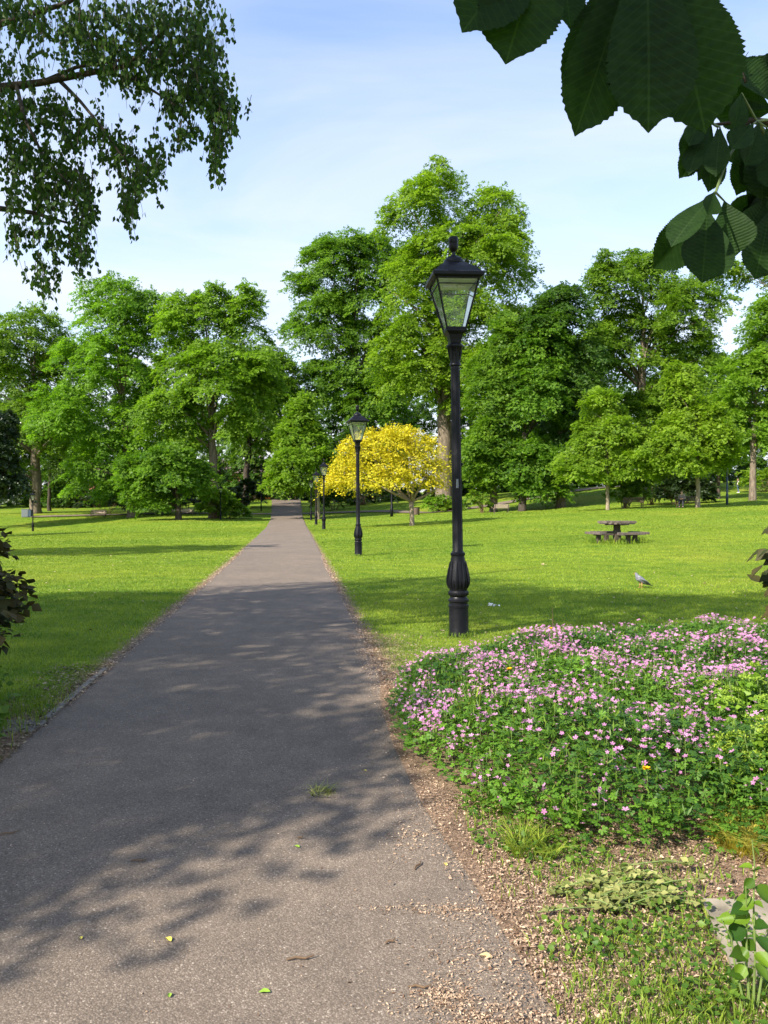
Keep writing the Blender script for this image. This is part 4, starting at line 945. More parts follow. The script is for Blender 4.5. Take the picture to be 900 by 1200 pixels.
sedum(2.02, 3.95, .44, .30, 72, 'pale green flat topped plant at the open end of the bed, the lower of two')
leafy_plant('leafy_herb', 'mid green upright herb at the near tip of the flower mound', .93, 3.72, 9, .34, 'leaf_weed', .055, 73, .16)
leafy_plant('leafy_herb', 'broad leaved herb at the path side of the flower mound', .62, 4.0, 8, .26, 'leaf_weed', .05, 74, .15)
leafy_plant('leafy_herb', 'dark leaved herb where the flower mound meets bare soil', 1.35, 3.72, 8, .24, 'leaf_geranium', .045, 75, .16)
leafy_plant('brown_seedhead_plant', 'tall plant with a brown seedhead sticking up beyond the flowers', 1.86, 8.35, 3, .52, 'leaf_red', .03, 76, .03, 'stem_brown')
# straw coloured grass clump
def tuft(name, label, x, y, r, h, n, mat, seed, lean=1.0, wd=.005):
    rng = np.random.default_rng(seed); root = empty(name, (x, y, 0)); tag(root, label, 'grass clump'); a = rng.uniform(0, 2 * PI, n); q_ = r * np.sqrt(rng.random(n))
    blades('leaves', np.cos(a) * q_, np.sin(a) * q_, h * rng.uniform(.5, 1.2, n), wd * rng.uniform(.6, 1.4, n), M[mat], None, seed, lean, root, z=np.zeros(n)); return root
tuft('straw_grass', 'yellow straw coloured grass clump at the corner of the bed', 1.74, 3.52, .24, .15, 1700, 'grass_dry', 81, 1.3)
tuft('straw_grass', 'thin yellow grass clump at the path side of the bed among herbs', .66, 3.45, .12, .12, 330, 'grass_near', 82, 1.3)
tuft('grass_clump', 'long green grass blades rising through the flowers', .55, 4.9, .05, .60, 26, 'grass_near', 83, .45, .008)
def dandelion(x, y, h, label):
    root = empty('yellow_flower', (x, y, 0)); tag(root, label, 'flower')
    MB().tube([(0, 0, 0), (.01, 0, h * .6), (0, 0, h)], .003, 6).build('stalk', M['stem_green'], root)
    rr = random.Random(int(x * 100)); O = []; Yd = []; Zd = []
    for k in range(46):
        a = rr.uniform(0, 2 * PI); e = rr.uniform(.05, .9); O.append((0, 0, h)); Yd.append((math.cos(a), math.sin(a), e)); Zd.append((0, 0, 1))
    scatter('petals', KITE[0], KITE[1], O, Yd, Zd, np.full(46, .022), M['petal_yellow'], root, np.random.default_rng(1).random(46))
dandelion(.85, 5.2, .46, 'yellow dandelion head among the long grass blades in the flower bed')
dandelion(1.26, 3.68, .30, 'yellow dandelion head at the near side of the flower bed')
dandelion(1.50, 6.9, .47, 'small yellow flower deep in the pink flowers')

# withered prunings
def prunings():
    root = empty('pile_of_prunings', (.95, 3.03, .01)); tag(root, 'wilting heap of pulled weeds and cut stems lying on the husks', 'prunings'); rr = random.Random(9); mb = MB(); O = []; Yd = []; Zd = []
    for k in range(30):
        a = rr.gauss(.05, .7); ln = rr.uniform(.08, .30); c = Vector((rr.gauss(0, .14), rr.gauss(0, .07), rr.uniform(.01, .055))); dv = Vector((math.cos(a), math.sin(a) * .6, rr.uniform(-.06, .08)))
        p = [c - dv * ln / 2, c + Vector((0, rr.uniform(-.02, .02), .015)), c + dv * ln / 2]; p = [Vector((v.x, v.y, max(v.z, .006))) for v in p]; mb.tube(p, [.0026, .0022, .0012], 5)
        for j in range(26):
            t = rr.random(); q_ = p[0].lerp(p[2], t); O.append((q_.x, q_.y, q_.z + .005)); Yd.append((rr.uniform(-1, 1), rr.uniform(-1, 1), rr.uniform(-.3, .4))); Zd.append((rr.uniform(-.7, .7), rr.uniform(-.9, .3), 1))
    mb.build('stems', M['stem_green'], root); scatter('leaves', LEAF6[0], LEAF6[1], O, Yd, Zd, [rr.uniform(.015, .04) for _ in O], M['withered'], root, np.array([rr.random() for _ in O]))
prunings()

# concrete slab, sapling
sb = empty('concrete_slab', (1.62, 2.72, 0), R(-3)); tag(sb, 'pale concrete slab set in the soil behind the leafy stems', 'slab')
MB().add([(-.40, .24, .0), (.5, .24, 0), (.5, -.6, 0), (-.46, -.24, 0), (-.40, .24, .035), (.5, .24, .035), (.5, -.6, .035), (-.46, -.24, .035)], [(0, 1, 2, 3), (7, 6, 5, 4), (0, 4, 5, 1), (1, 5, 6, 2), (2, 6, 7, 3), (3, 7, 4, 0)]).build('slab', M['slab'], sb)
def sapling():
    B0 = Vector((1.14, 2.36, 0)); root = empty('sapling', B0); tag(root, 'upright leafy stems with rounded leaves growing beside the concrete slab', 'sapling'); mb = MB(); O = []; Yd = []; Zd = []; S = []; rr = random.Random(5)
    P = lambda px, py, d=2.36: W3(px, py, d) - B0
    stems = [[P(884, 1185), P(886, 1120), P(884, 1060), P(885, 1010), P(882, 985)], [P(880, 1185), P(876, 1130), P(876, 1080), P(875, 1040, 2.33)], [P(888, 1185), P(898, 1120), P(905, 1060)], [P(874, 1180), P(862, 1130), P(858, 1100), P(846, 1078)]]
    for s_ in stems: mb.tube(s_, [.0042 * (1 - .6 * i / (len(s_) - 1)) for i in range(len(s_))], 6)
    mb.build('stems', M['stem_green'], root)
    for (x1, y1, x2, y2, sz) in ((884, 995, 895, 1005, .04), (883, 1018, 868, 1013, .05), (884, 1022, 897, 1012, .04), (884, 1030, 872, 1040, .05), (885, 1040, 898, 1048, .085), (884, 1055, 862, 1062, .075), (876, 1064, 858, 1068, .07), (884, 1058, 894, 1060, .04),
                                 (880, 1072, 852, 1078, .075), (862, 1078, 842, 1076, .06), (876, 1088, 855, 1096, .085), (884, 1080, 892, 1092, .05), (886, 1100, 902, 1112, .08), (884, 1102, 872, 1110, .065), (876, 1112, 862, 1130, .06), (886, 1118, 900, 1128, .07), (874, 1120, 856, 1118, .08),
                                 (872, 1130, 862, 1152, .065), (886, 1130, 896, 1140, .06), (870, 1140, 850, 1143, .06), (876, 1135, 880, 1150, .055), (888, 1142, 905, 1148, .05), (885, 1085, 900, 1084, .06), (880, 1045, 870, 1052, .05)):
        a = P(x1, y1); b = P(x2, y2, 2.36 + rr.uniform(-.04, .03)); O.append(a); dv = b - a; dv.z -= .008; Yd.append(dv); Zd.append((rr.uniform(-.3, .3), rr.uniform(-1.1, -.3), 1)); S.append(sz * .82)
    T = ([(0, 0, 0), (.24, .12, .12), (.40, .36, .19), (.33, .68, .14), (.12, .95, 0), (0, 1.13, -.12), (-.12, .95, 0), (-.33, .68, .14), (-.40, .36, .19), (-.24, .12, .12)], [(0, 1, 2, 3, 4, 5), (0, 5, 6, 7, 8, 9)])
    scatter('leaves', T[0], T[1], O, Yd, Zd, S, M['leaf_sapling'], root, np.array([rr.random() ** 1.3 for _ in O]))
sapling()

# left edging, near shrubs
kb = MB()
yy = 5.62
while yy < 7.15:
    l_ = .44; xa = PATH_L(yy) - .035; xb = PATH_L(yy + l_) - .035; a = math.atan2(-(xb - xa), l_)
    kb.box(((xa + xb) / 2, yy + l_ / 2, -.012), (.05, l_ - .012, .07), rz=a, bev=.004); yy += l_
k = kb.build('concrete_edging', M['kerb']); tag(k, 'grey concrete edging strip between the path and the shaded verge', 'edging')
pb = MB()
for q_ in range(3): pb.box((-2.66 - q_ * .46, 5.45 - q_ * .02, -.014), (.44, .30, .05), rz=.03 * q_, bev=.006)
tag(pb.build('sunken_paving', M['kerb']), 'row of sunken paving slabs half buried in the shaded verge', 'paving', kind='stuff')
shrub('red_tipped_shrub', 'dark glossy shrub with reddish tips at the edge of the lawn', 0, 0, 1, 1, 'leaf_red', 5200, .085, 91, world=(-2.90, 4.95, 0), blen=.28,
      lobes=[((.04, 0, .82), (.36, .3, .22)), ((0, 0, 1.15), (.42, .36, .30)), ((.10, 0, .98), (.40, .32, .26)), ((-.1, 0, .75), (.42, .4, .25)), ((.02, 0, 1.36), (.36, .3, .10))])
shrub('low_green_shrub', 'low green leafy plant beneath the red tipped shrub', 0, 0, 1, 1, 'leaf_weed', 1900, .075, 92, world=(-2.88, 4.95, 0), blen=.3, lobes=[((0, 0, .42), (.30, .26, .24)), ((.08, 0, .3), (.28, .2, .16))])
shrub('dark_leaved_shrub', 'dark leafy twig tip poking out beside the lawn, level with the picnic table', 0, 0, 1, 1, 'leaf_red', 1800, .08, 93, world=(1.98, 3.3, 0), blen=.2, lobes=[((0, 0, 1.25), (.30, .25, .14)), ((-.20, 0, 1.37), (.14, .08, .05)), ((.2, 0, .9), (.3, .3, .4))])

# small debris on the tarmac
def debris(kind, px, py, ln, label, rz=0.0, cat='twig'):
    d = EYE * F / (py - 596); x = (px - 450) / F * d
    if kind == 'twig':
        root = MB().tube([(-ln / 2, 0, .004), (-ln / 6, .004, .008), (ln / 5, -.003, .006), (ln / 2, .006, .009)], [.003, .004, .004, .002], 6).build('twig', M['stem_brown'])
    else:
        V = [(0, -.5, 0), (.25, -.25, .10), (.33, .1, .16), (.12, .42, .06), (0, .55, .0), (-.14, .4, .08), (-.3, .05, .2), (-.24, -.3, .1)]
        root = MB().add([(a * ln, b * ln, c * ln + .003) for a, b, c in V], [(0, 1, 2, 3, 4), (0, 4, 5, 6, 7)]).build('fallen_leaf', M['stem_straw' if kind == 'dry' else 'lf_' + kind])
    root.location = (x, d, .006); root.rotation_euler = (0, 0, rz); tag(root, label, cat)
for nm, c in (('yellow', (.62, .52, .08)), ('green', (.22, .36, .03))): M['lf_' + nm] = simple('fallen_leaf_' + nm, c, .6)
debris('twig', 352, 1128, .095, 'straight brown twig on the sunlit tarmac near the lower edge', .15)
debris('twig', 490, 1018, .075, 'forked brown twig beside the husks on the tarmac', 1.1)
debris('twig', 492, 1162, .075, 'short pale twig on the tarmac close to the husks', -.05)
debris('twig', 162, 1012, .07, 'dark twig in the dappled shade on the path', .1)
debris('twig', 458, 1108, .04, 'stubby bark fragment on the sunlit tarmac', .5)
debris('twig', 8, 980, .10, 'dark twig in the shade where the path meets the verge', .4)
debris('twig', 352, 985, .03, 'tiny dark twig at the border of sun and shade', .6)
debris('yellow', 197, 1105, .034, 'curled yellow green leaf on the sunlit tarmac', .8, 'fallen leaf')
debris('green', 310, 1167, .036, 'ragged bright green leaf on the sunlit tarmac', 1.7, 'fallen leaf')
debris('green', 198, 1171, .022, 'small folded green leaf on the sunlit tarmac', .2, 'fallen leaf')
debris('yellow', 522, 1016, .026, 'round yellow leaf beside the forked twig', .5, 'fallen leaf')
debris('yellow', 94, 1103, .018, 'tiny yellow leaf at the tip of the dappled shade', .5, 'fallen leaf')
debris('dry', 570, 1125, .045, 'dry straw coloured leaf on the pile of husks', 1.2, 'fallen leaf')
debris('green', 348, 995, .03, 'green leaf scrap at the border of sun and shade', 1.0, 'fallen leaf')
debris('yellow', 428, 905, .022, 'pale leaf scrap beside the uprooted weed on the path', 1.0, 'fallen leaf')
tuf = tuft('uprooted_weed', 'wilted clump of pulled weed lying in the shade on the tarmac', -.335, 4.17, .070, .045, 110, 'withered', 88, 2.6, .006)
# white scraps on the lawn
for (px, py, lab) in ((578, 712, 'white scraps lying on the shaded grass behind the near lamp post'), (771, 673, 'pale scrap of dry bark on the grass just beyond the pigeon'), (637, 664, 'pale dead tuft on the sunlit lawn between lamp post and picnic table')):
    d = EYE * F / (py - 596); x = (px - 450) / F * d; rng = np.random.default_rng(px); n = 9
    n = 1 if px == 771 else n; O = np.stack([rng.normal(0, .05, n), rng.normal(0, .03, n), .03 + rng.random(n) * .02], -1)
    o = scatter('scraps', CHIP[0], CHIP[1], O, rng.normal(0, 1, (n, 3)), np.stack([rng.normal(0, .4, n), rng.normal(-.4, .4, n), np.ones(n)], -1), rng.uniform(.04, .08, n), M['stem_straw' if px != 578 else 'feather_white'])
    o.location = (x, d, gz(x, d)); tag(o, lab, 'litter')

# ------------------------------------------------------------ lamp posts
def lamp_proto(name='lamp_post'):
    root = empty(name)
    H = .0104
    prof = [(.122, 0), (.122, .03), (.118, .04), (.118, .37), (.124, .375), (.124, .40), (.113, .41), (.113, .43), (.126, .445), (.126, .465), (.108, .48), (.100, .50), (.122, .53), (.126, .55), (.108, .575), (.112, .60)]
    pd = MB().lathe(prof, 32)
    for k in range(24):                                    # beaded ring
        a = 2 * PI * k / 24; pd.box((.118 * math.cos(a), .118 * math.sin(a), .54), (.014, .02, .04), rz=a, bev=.004)
    pd.build('pedestal', M['iron'], root, True, 40)
    vs = MB().lathe([(.112, .60), (.130, .66), (.128, .72), (.110, .83), (.092, .93), (.078, 1.0), (.078, 1.005)], 32)
    for k in range(10):                                    # cast leaves round the vase
        a = 2 * PI * k / 10
        pts = [(.118, .60), (.134, .655), (.134, .72), (.117, .83), (.098, .93)]
        vs.tube([(r * math.cos(a), r * math.sin(a), z) for r, z in pts], [.004, .013, .015, .010, .003], 6)
        a += PI / 10; pts = [(.116, .61), (.132, .66), (.128, .72)]
        vs.tube([(r * math.cos(a), r * math.sin(a), z) for r, z in pts], [.003, .012, .002], 6)
    vs.build('vase', M['iron'], root, True, 50)
    sh = MB().lathe([(.088, 1.0), (.090, 1.01), (.090, 1.03), (.076, 1.04), (.064, 1.06), (.061, 1.5), (.053, 3.28), (.053, 3.30), (.07, 3.31), (.07, 3.33), (.06, 3.34), (.062, 3.38), (.072, 3.46), (.086, 3.52), (.104, 3.535), (.104, 3.555), (.085, 3.565), (.072, 3.58)], 28)
    for k in range(12):
        a = 2 * PI * k / 12; sh.tube([(.061 * math.cos(a), .061 * math.sin(a), 1.06), (.053 * math.cos(a), .053 * math.sin(a), 3.27)], [.005, .004], 5)
    for k in range(8):
        a = 2 * PI * k / 8; sh.tube([(.062 * math.cos(a), .062 * math.sin(a), 3.36), (.076 * math.cos(a), .076 * math.sin(a), 3.46), (.092 * math.cos(a), .092 * math.sin(a), 3.525)], [.004, .009, .004], 5)
    sh.build('shaft', M['iron'], root, True, 45)
    ck = MB().lathe([(.072, 3.56), (.080, 3.62), (.088, 3.68), (.098, 3.72), (.105, 3.725)], 4, sq=False)
    lt = empty('lantern', (0, 0, 0)); 
    # lantern frame: square, tapering
    zb, zt, wb, wt = 3.735, 4.33, .110, .258
    fr = MB()
    fr.lathe([(.062, 3.57), (.070, 3.62), (.084, 3.68), (.108, 3.70), (.118, 3.715), (.118, 3.735), (.10, 3.74)], sq=True)
    for sx in (-1, 1):
        for sy in (-1, 1):
            fr.tube([(sx * wb, sy * wb, zb - .01), (sx * wt, sy * wt, zt)], [.011, .012], 4)
    for z, w_ in ((zb + .012, wb + .002), (zt - .012, wt)):
        for sgn in (-1, 1):
            fr.box((0, sgn * w_, z), (2 * w_, .02, .024)); fr.box((sgn * w_, 0, z), (.02, 2 * w_ - .022, .024))
    zc = zt - .085; wc = wb + (wt - wb) * (zc - zb) / (zt - zb)
    for sgn in (-1, 1): fr.box((0, sgn * wc, zc), (2 * wc, .012, .012)); fr.box((sgn * wc, 0, zc), (.012, 2 * wc - .014, .012))
    frame = fr.build('lantern', M['iron'], root)
    for sx, sy in ((0, -1), (0, 1), (1, 0), (-1, 0)):
        e = .004
        if sx == 0: V = [(-wb, sy * (wb - e), zb), (wb, sy * (wb - e), zb), (wt, sy * (wt - e), zt), (-wt, sy * (wt - e), zt)]
        else: V = [(sx * (wb - e), -wb, zb), (sx * (wb - e), wb, zb), (sx * (wt - e), wt, zt), (sx * (wt - e), -wt, zt)]
        MB().add(V, [(0, 1, 2, 3)]).build('pane', M['glass'], frame)
    hd = MB().lathe([(.275, 4.315), (.305, 4.335), (.308, 4.37), (.285, 4.385), (.20, 4.47), (.115, 4.54), (.10, 4.545)], sq=True)
    hd.build('hood', M['iron'], root, False)
    hd2 = MB().lathe([(.125, 4.535), (.130, 4.55), (.118, 4.585), (.09, 4.615), (.05, 4.635), (.028, 4.645), (.022, 4.66), (.022, 4.69), (.045, 4.71), (.058, 4.745), (.058, 4.775), (.053, 4.78), (.053, 4.79), (.058, 4.80), (.058, 4.86), (.05, 4.87), (.02, 4.872)], 20)
    for k in range(4):
        a = PI / 4 + k * PI / 2; hd2.tube([(.11 * math.cos(a), .11 * math.sin(a), 4.55), (.10 * math.cos(a), .10 * math.sin(a), 4.60), (.03 * math.cos(a), .03 * math.sin(a), 4.64)], [.012, .014, .006], 6)
    hd2.build('finial', M['iron'], root, True, 40)
    rf = MB().box((0, 0, 4.298), (.46, .46, .01)); rf.box((-.06, 0, 4.27), (.16, .09, .045), bev=.006); rf.box((.09, .02, 4.275), (.10, .07, .03), bev=.005)
    rf.build('gear_tray', M['reflector'], root)
    bpy.data.objects.remove(lt); return root
def children(o): return [c for c in bpy.data.objects if c.parent == o]
def copy_tree(o, parent=None):
    c = o.copy(); col.objects.link(c); c.parent = parent
    for ch in children(o): copy_tree(ch, c)
    return c
lp = lamp_proto()
LAMPS = [(538, 9.36, 0, -.86, 1, 'nearest and largest black lamp post, standing at the corner of the flower bed'),
         (420, 24.8, 9, -.4, 1, 'second lamp post along the path, on sunlit grass before the yellow tree'),
         (379.5, 53, 5, 0, 1, 'third lamp post along the path, its lantern among the yellow leaves'),
         (370.5, 67, 12, 0, 1, 'fourth lamp post along the path, just beyond the one in the yellow leaves'),
         (364.5, 86, 3, 0, .98, 'fifth lamp post along the path, smallest of the row')]
for i, (px, d, rz, tilt, s_, lab) in enumerate(LAMPS):
    o = lp if i == 0 else copy_tree(lp)
    g_ = G(px, d); o.location = g_ - Vector((0, 0, .02)); o.rotation_euler = (0, R(tilt), R(rz + 6)); o.scale = (s_,) * 3
    tag(o, lab, 'lamp post', 'lamp posts along the path')
MB().add([(.060 * math.sin(a) * k, -.0625 * math.cos(a), z) for z, k in ((1.82, 1), (1.93, .98)) for a in (-.35, -.1, .15)], [(0, 1, 4, 3), (1, 2, 5, 4)]).build('sticker_residue', M['cab'], lp)
for (px, d, s_, lab) in ((38.5, 80, .88, 'lone lamp post on the lawn in front of the grey cabinets'), (258.5, 88, .85, 'lamp post in front of the leafy shoots of the tall lime')):
    o = copy_tree(lp); o.location = G(px, d) - Vector((0, 0, .05)); o.scale = (s_,) * 3; o.rotation_euler = (0, 0, .4); tag(o, lab, 'lamp post', 'lamp posts out on the lawn')
rng = np.random.default_rng(12)
for (px, d) in ((538, 9.36), (420, 24.8)):
    b_ = G(px, d); n = 260; a = rng.uniform(0, 2 * PI, n); q_ = .13 + np.abs(rng.normal(0, .05, n))
    tag(blades('rim_grass', b_.x + np.cos(a) * q_, b_.y + np.sin(a) * q_, rng.uniform(.03, .10, n), np.full(n, .006 if d < 12 else .012), M['grass_near'], None, 5, .6), 'longer grass the mower missed round the foot of the %s lamp post' % ('nearest' if d < 12 else 'second'), 'grass', kind='stuff')
def plain_post(px, d, h, label, mat='iron', top=True, r=.06, name='street_light', cat='lamp post'):
    root = empty(name, G(px, d)); tag(root, label, cat)
    MB().lathe([(r * 1.6, -.1), (r * 1.6, .9), (r * 1.1, 1.0), (r, h * .6), (r * .7, h)], 12).build('post', M[mat], root, True)
    if top:
        MB().tube([(0, 0, h - .1), (.0, 0, h + .15), (.25, 0, h + .3), (.6, 0, h + .32)], [r * .6, r * .5, r * .4, r * .4], 8).build('bracket', M[mat], root, True)
        MB().box((.75, 0, h + .31), (.5, .18, .1), bev=.03).build('lamp_head', M['cab'], root)
    return root
plain_post(306, 110, 6.4, 'tall plain dark street light beside the path near the road')
plain_post(459, 80, 4.4, 'dark post half hidden by the yellow tree beside its trunk', r=.10)
plain_post(500.5, 100, 4.4, 'dark post on the rise behind the brown litter bin', r=.09)
bpst = plain_post(852, 65, 6.0, 'slim dark blue post with a pale upper half on the shaded grass', 'metal_blue', True, r=.065)
MB().lathe([(.075, 2.4), (.075, 4.4)], 10).build('pale_sleeve', M['cab'], bpst, True)

# ------------------------------------------------------------ furniture
def picnic_table():
    root = empty('picnic_table', G(723, 28), R(14)); tag(root, 'dark timber octagonal picnic table with attached benches on the sunlit lawn', 'picnic table')
    tp = MB(); n = 9
    for i in range(n):                                     # planks clipped to an octagon
        w_ = 1.22 / n; x = -.61 + w_ * (i + .5); y = min(.60, .86 - abs(x)); tp.box((x, 0, .735), (w_ - .010, 2 * y, .085), bev=.006)
    for a in range(8):
        t = a * PI / 4 + PI / 8; tp.box((.56 * math.cos(a * PI / 4), .56 * math.sin(a * PI / 4), .69), (.05, .46, .05), rz=a * PI / 4)
    tp.build('tabletop', M['wood_grey'], root)
    MB().lathe([(.105, -.1), (.105, .42), (.09, .45), (.09, .68)], 4, sq=True).box((0, 0, .655), (.95, .09, .06)).box((0, 0, .652), (.09, .95, .055)).build('pedestal', M['wood_dark'], root)
    for k in range(4):
        a = k * PI / 2 + PI / 4 * 0; c, s_ = math.cos(a), math.sin(a); mb = MB()
        for j in range(3):
            r = .74 + j * .105; ln = .80 + j * .14; mb.box((r * c, r * s_, .34), (.100, ln, .085), rz=a, bev=.006)
        mb.build('bench_seat', M['wood_grey'], root)
        MB().box((.50 * c, .50 * s_, .29), (.85, .09, .07), rz=a).box((.74 * c, .74 * s_, .12), (.13, .13, .34), rz=a).build('seat_support', M['wood_dark'], root)
    return root
picnic_table()
pt = G(723, 28)
rng = np.random.default_rng(3); n = 700; a = rng.uniform(0, 2 * PI, n); r_ = np.where(rng.random(n) < .5, rng.normal(0, .12, n), rng.normal(.9, .12, n))
x = pt.x + np.cos(a) * r_; y = pt.y + np.sin(a) * r_
tag(blades('long_grass', x, y, rng.uniform(.08, .24, n), np.full(n, .02), M['grass'], None, 4, .5), 'uncut long grass round the feet of the picnic table', 'grass', kind='stuff')
def bench(px, d, w_, rz, mat, label, group=None, solid=False):
    root = empty('park_bench', G(px, d), rz); tag(root, label, 'bench', group)
    st = MB(); bk = MB()
    for k in range(4): st.box((0, .0 - .12 + k * .12 - .06, .45), (w_, .10, .035), bev=.004)
    for k in range(4): bk.box((0, .30 + k * .03, .56 + k * .10), (w_, .03, .085), rx=R(-14), bev=.004)
    st.build('seat', M[mat], root); bk.build('backrest', M[mat], root)
    for s_ in (-1, 1):
        x = s_ * (w_ / 2 - .08)
        MB().box((x, -.20, .22), (.06, .06, .46)).build('leg', M['wood_dark'], root)
        MB().tube([(x, .24, -.03), (x, .26, .45), (x, .41, .92)], .035, 6).build('leg', M['wood_dark'], root)
        MB().box((x, .03, .64), (.06, .52, .04), bev=.008).box((x, -.20, .54), (.05, .05, .18)).build('armrest', M['wood_dark'], root)
    return root
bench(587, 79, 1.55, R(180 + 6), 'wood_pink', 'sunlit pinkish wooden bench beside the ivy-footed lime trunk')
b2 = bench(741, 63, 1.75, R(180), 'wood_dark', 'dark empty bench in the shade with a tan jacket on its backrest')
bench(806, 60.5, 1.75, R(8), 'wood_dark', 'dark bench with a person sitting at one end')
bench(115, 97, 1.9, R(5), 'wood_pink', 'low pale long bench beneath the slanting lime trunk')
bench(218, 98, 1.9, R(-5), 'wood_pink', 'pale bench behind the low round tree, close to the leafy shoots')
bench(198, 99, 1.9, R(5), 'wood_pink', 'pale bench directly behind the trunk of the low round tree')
jk = G(748.5, 63); o = MB().box((0, 0, .74), (.46, .16, .36), rx=R(14), bev=.06).box((.12, -.1, .55), (.30, .2, .2), rz=.4, bev=.05).build('jacket', M['tan'], None, True); o.location = jk + Vector((0, -.28, 0)); tag(o, 'tan jacket hung over the end of the dark empty bench', 'jacket')
# litter bin
bn = empty('litter_bin', G(488, 85)); tag(bn, 'round brown litter bin beside the yellow tree trunk', 'litter bin')
MB().lathe([(.30, 0), (.33, .05), (.36, .7), (.38, .74), (.38, .80), (.33, .80), (.31, .6)], 20).build('body', M['bin'], bn, True, 40)
MB().lathe([(.39, .78), (.40, .80), (.40, .84), (.36, .85)], 20).build('rim', M['iron'], bn, True, 40)
# grey cabinets
for (px, w_, h, m_, lab) in ((30.5, .95, 1.0, 'cab', 'light grey utility cabinet, the wider of the pair behind the lone lamp post'), (35.5, .45, .9, 'metal_blue', 'narrow dark utility cabinet beside the light grey one')):
    r0 = empty('utility_cabinet', G(px, 98)); tag(r0, lab, 'cabinet')
    MB().box((0, 0, h / 2), (w_, .5, h), bev=.02).build('body', M[m_], r0); MB().box((0, -.265, h / 2), (w_ * .86, .02, h * .84), bev=.004).build('door', M[m_], r0); MB().box((0, 0, h + .03), (w_ + .08, .58, .06), bev=.02).build('lid', M[m_], r0)

# ------------------------------------------------------------ people, pigeon
def skin_body(name, joints, edges, radii, mat, parent, root=0, sub=2):
    me = bpy.data.meshes.new(name); me.from_pydata(joints, edges, []); me.materials.append(mat)
    o = bpy.data.objects.new(name, me); col.objects.link(o); o.parent = parent
    me.skin_vertices.new() if hasattr(me.skin_vertices, 'new') and not me.skin_vertices else None
    o.modifiers.new('skin', 'SKIN')
    if not me.skin_vertices:
        bpy.context.view_layer.objects.active = o; bpy.ops.mesh.customdata_skin_add()
    for i, r in enumerate(radii): me.skin_vertices[0].data[i].radius = (r, r) if isinstance(r, (int, float)) else r
    me.skin_vertices[0].data[root].use_root = True
    o.modifiers['skin'].use_smooth_shade = True; s = o.modifiers.new('sub', 'SUBSURF'); s.levels = sub; s.render_levels = sub
    return o
def head(parent, c, hairm='hair', hat=None, s=1.0):
    """small extras on the head: hair cap, nose, ears, eyes"""
    bm = bmesh.new(); bmesh.ops.create_icosphere(bm, subdivisions=3, radius=.112 * s)
    for v in list(bm.verts):
        if v.co.z < -.02 * s or (v.co.y < -.055 * s and v.co.z < .045 * s): v.co *= .72
    me = bpy.data.meshes.new('hair'); bm.to_mesh(me); bm.free(); me.materials.append(M[hairm]); o = bpy.data.objects.new('hair', me); col.objects.link(o); o.parent = parent; o.location = Vector(c) + Vector((0, .012, .025))
    f = MB().tube([(c[0], c[1] - .09, c[2] + .02), (c[0], c[1] - .118, c[2] - .015), (c[0], c[1] - .095, c[2] - .02)], [.008, .014, .008], 6)
    for sx in (-1, 1): f.tube([(c[0] + sx * .086, c[1], c[2] + .02), (c[0] + sx * .094, c[1] + .01, c[2] - .01), (c[0] + sx * .086, c[1], c[2] - .04)], [.01, .016, .008], 6)
    f.build('face', M['skin'], parent, True)
def fingers(mb, wrist, dirv, side, s=1.0):
    d = Vector(dirv).normalized(); sd = Vector(side).normalized(); w = Vector(wrist)
    for k, ln in enumerate((.070, .078, .072, .056)):
        b = w + d * .085 + sd * (k - 1.5) * .021; m_ = b + d * ln * .55; e = b + d * ln * .9 + d.cross(sd) * .02
        mb.tube([b - d * .03, b, m_, e], [.010, .010, .009, .007], 6)
    b = w + d * .03 - sd * .035; mb.tube([b, b - sd * .03 + d * .03, b - sd * .04 + d * .065], [.012, .011, .008], 6)
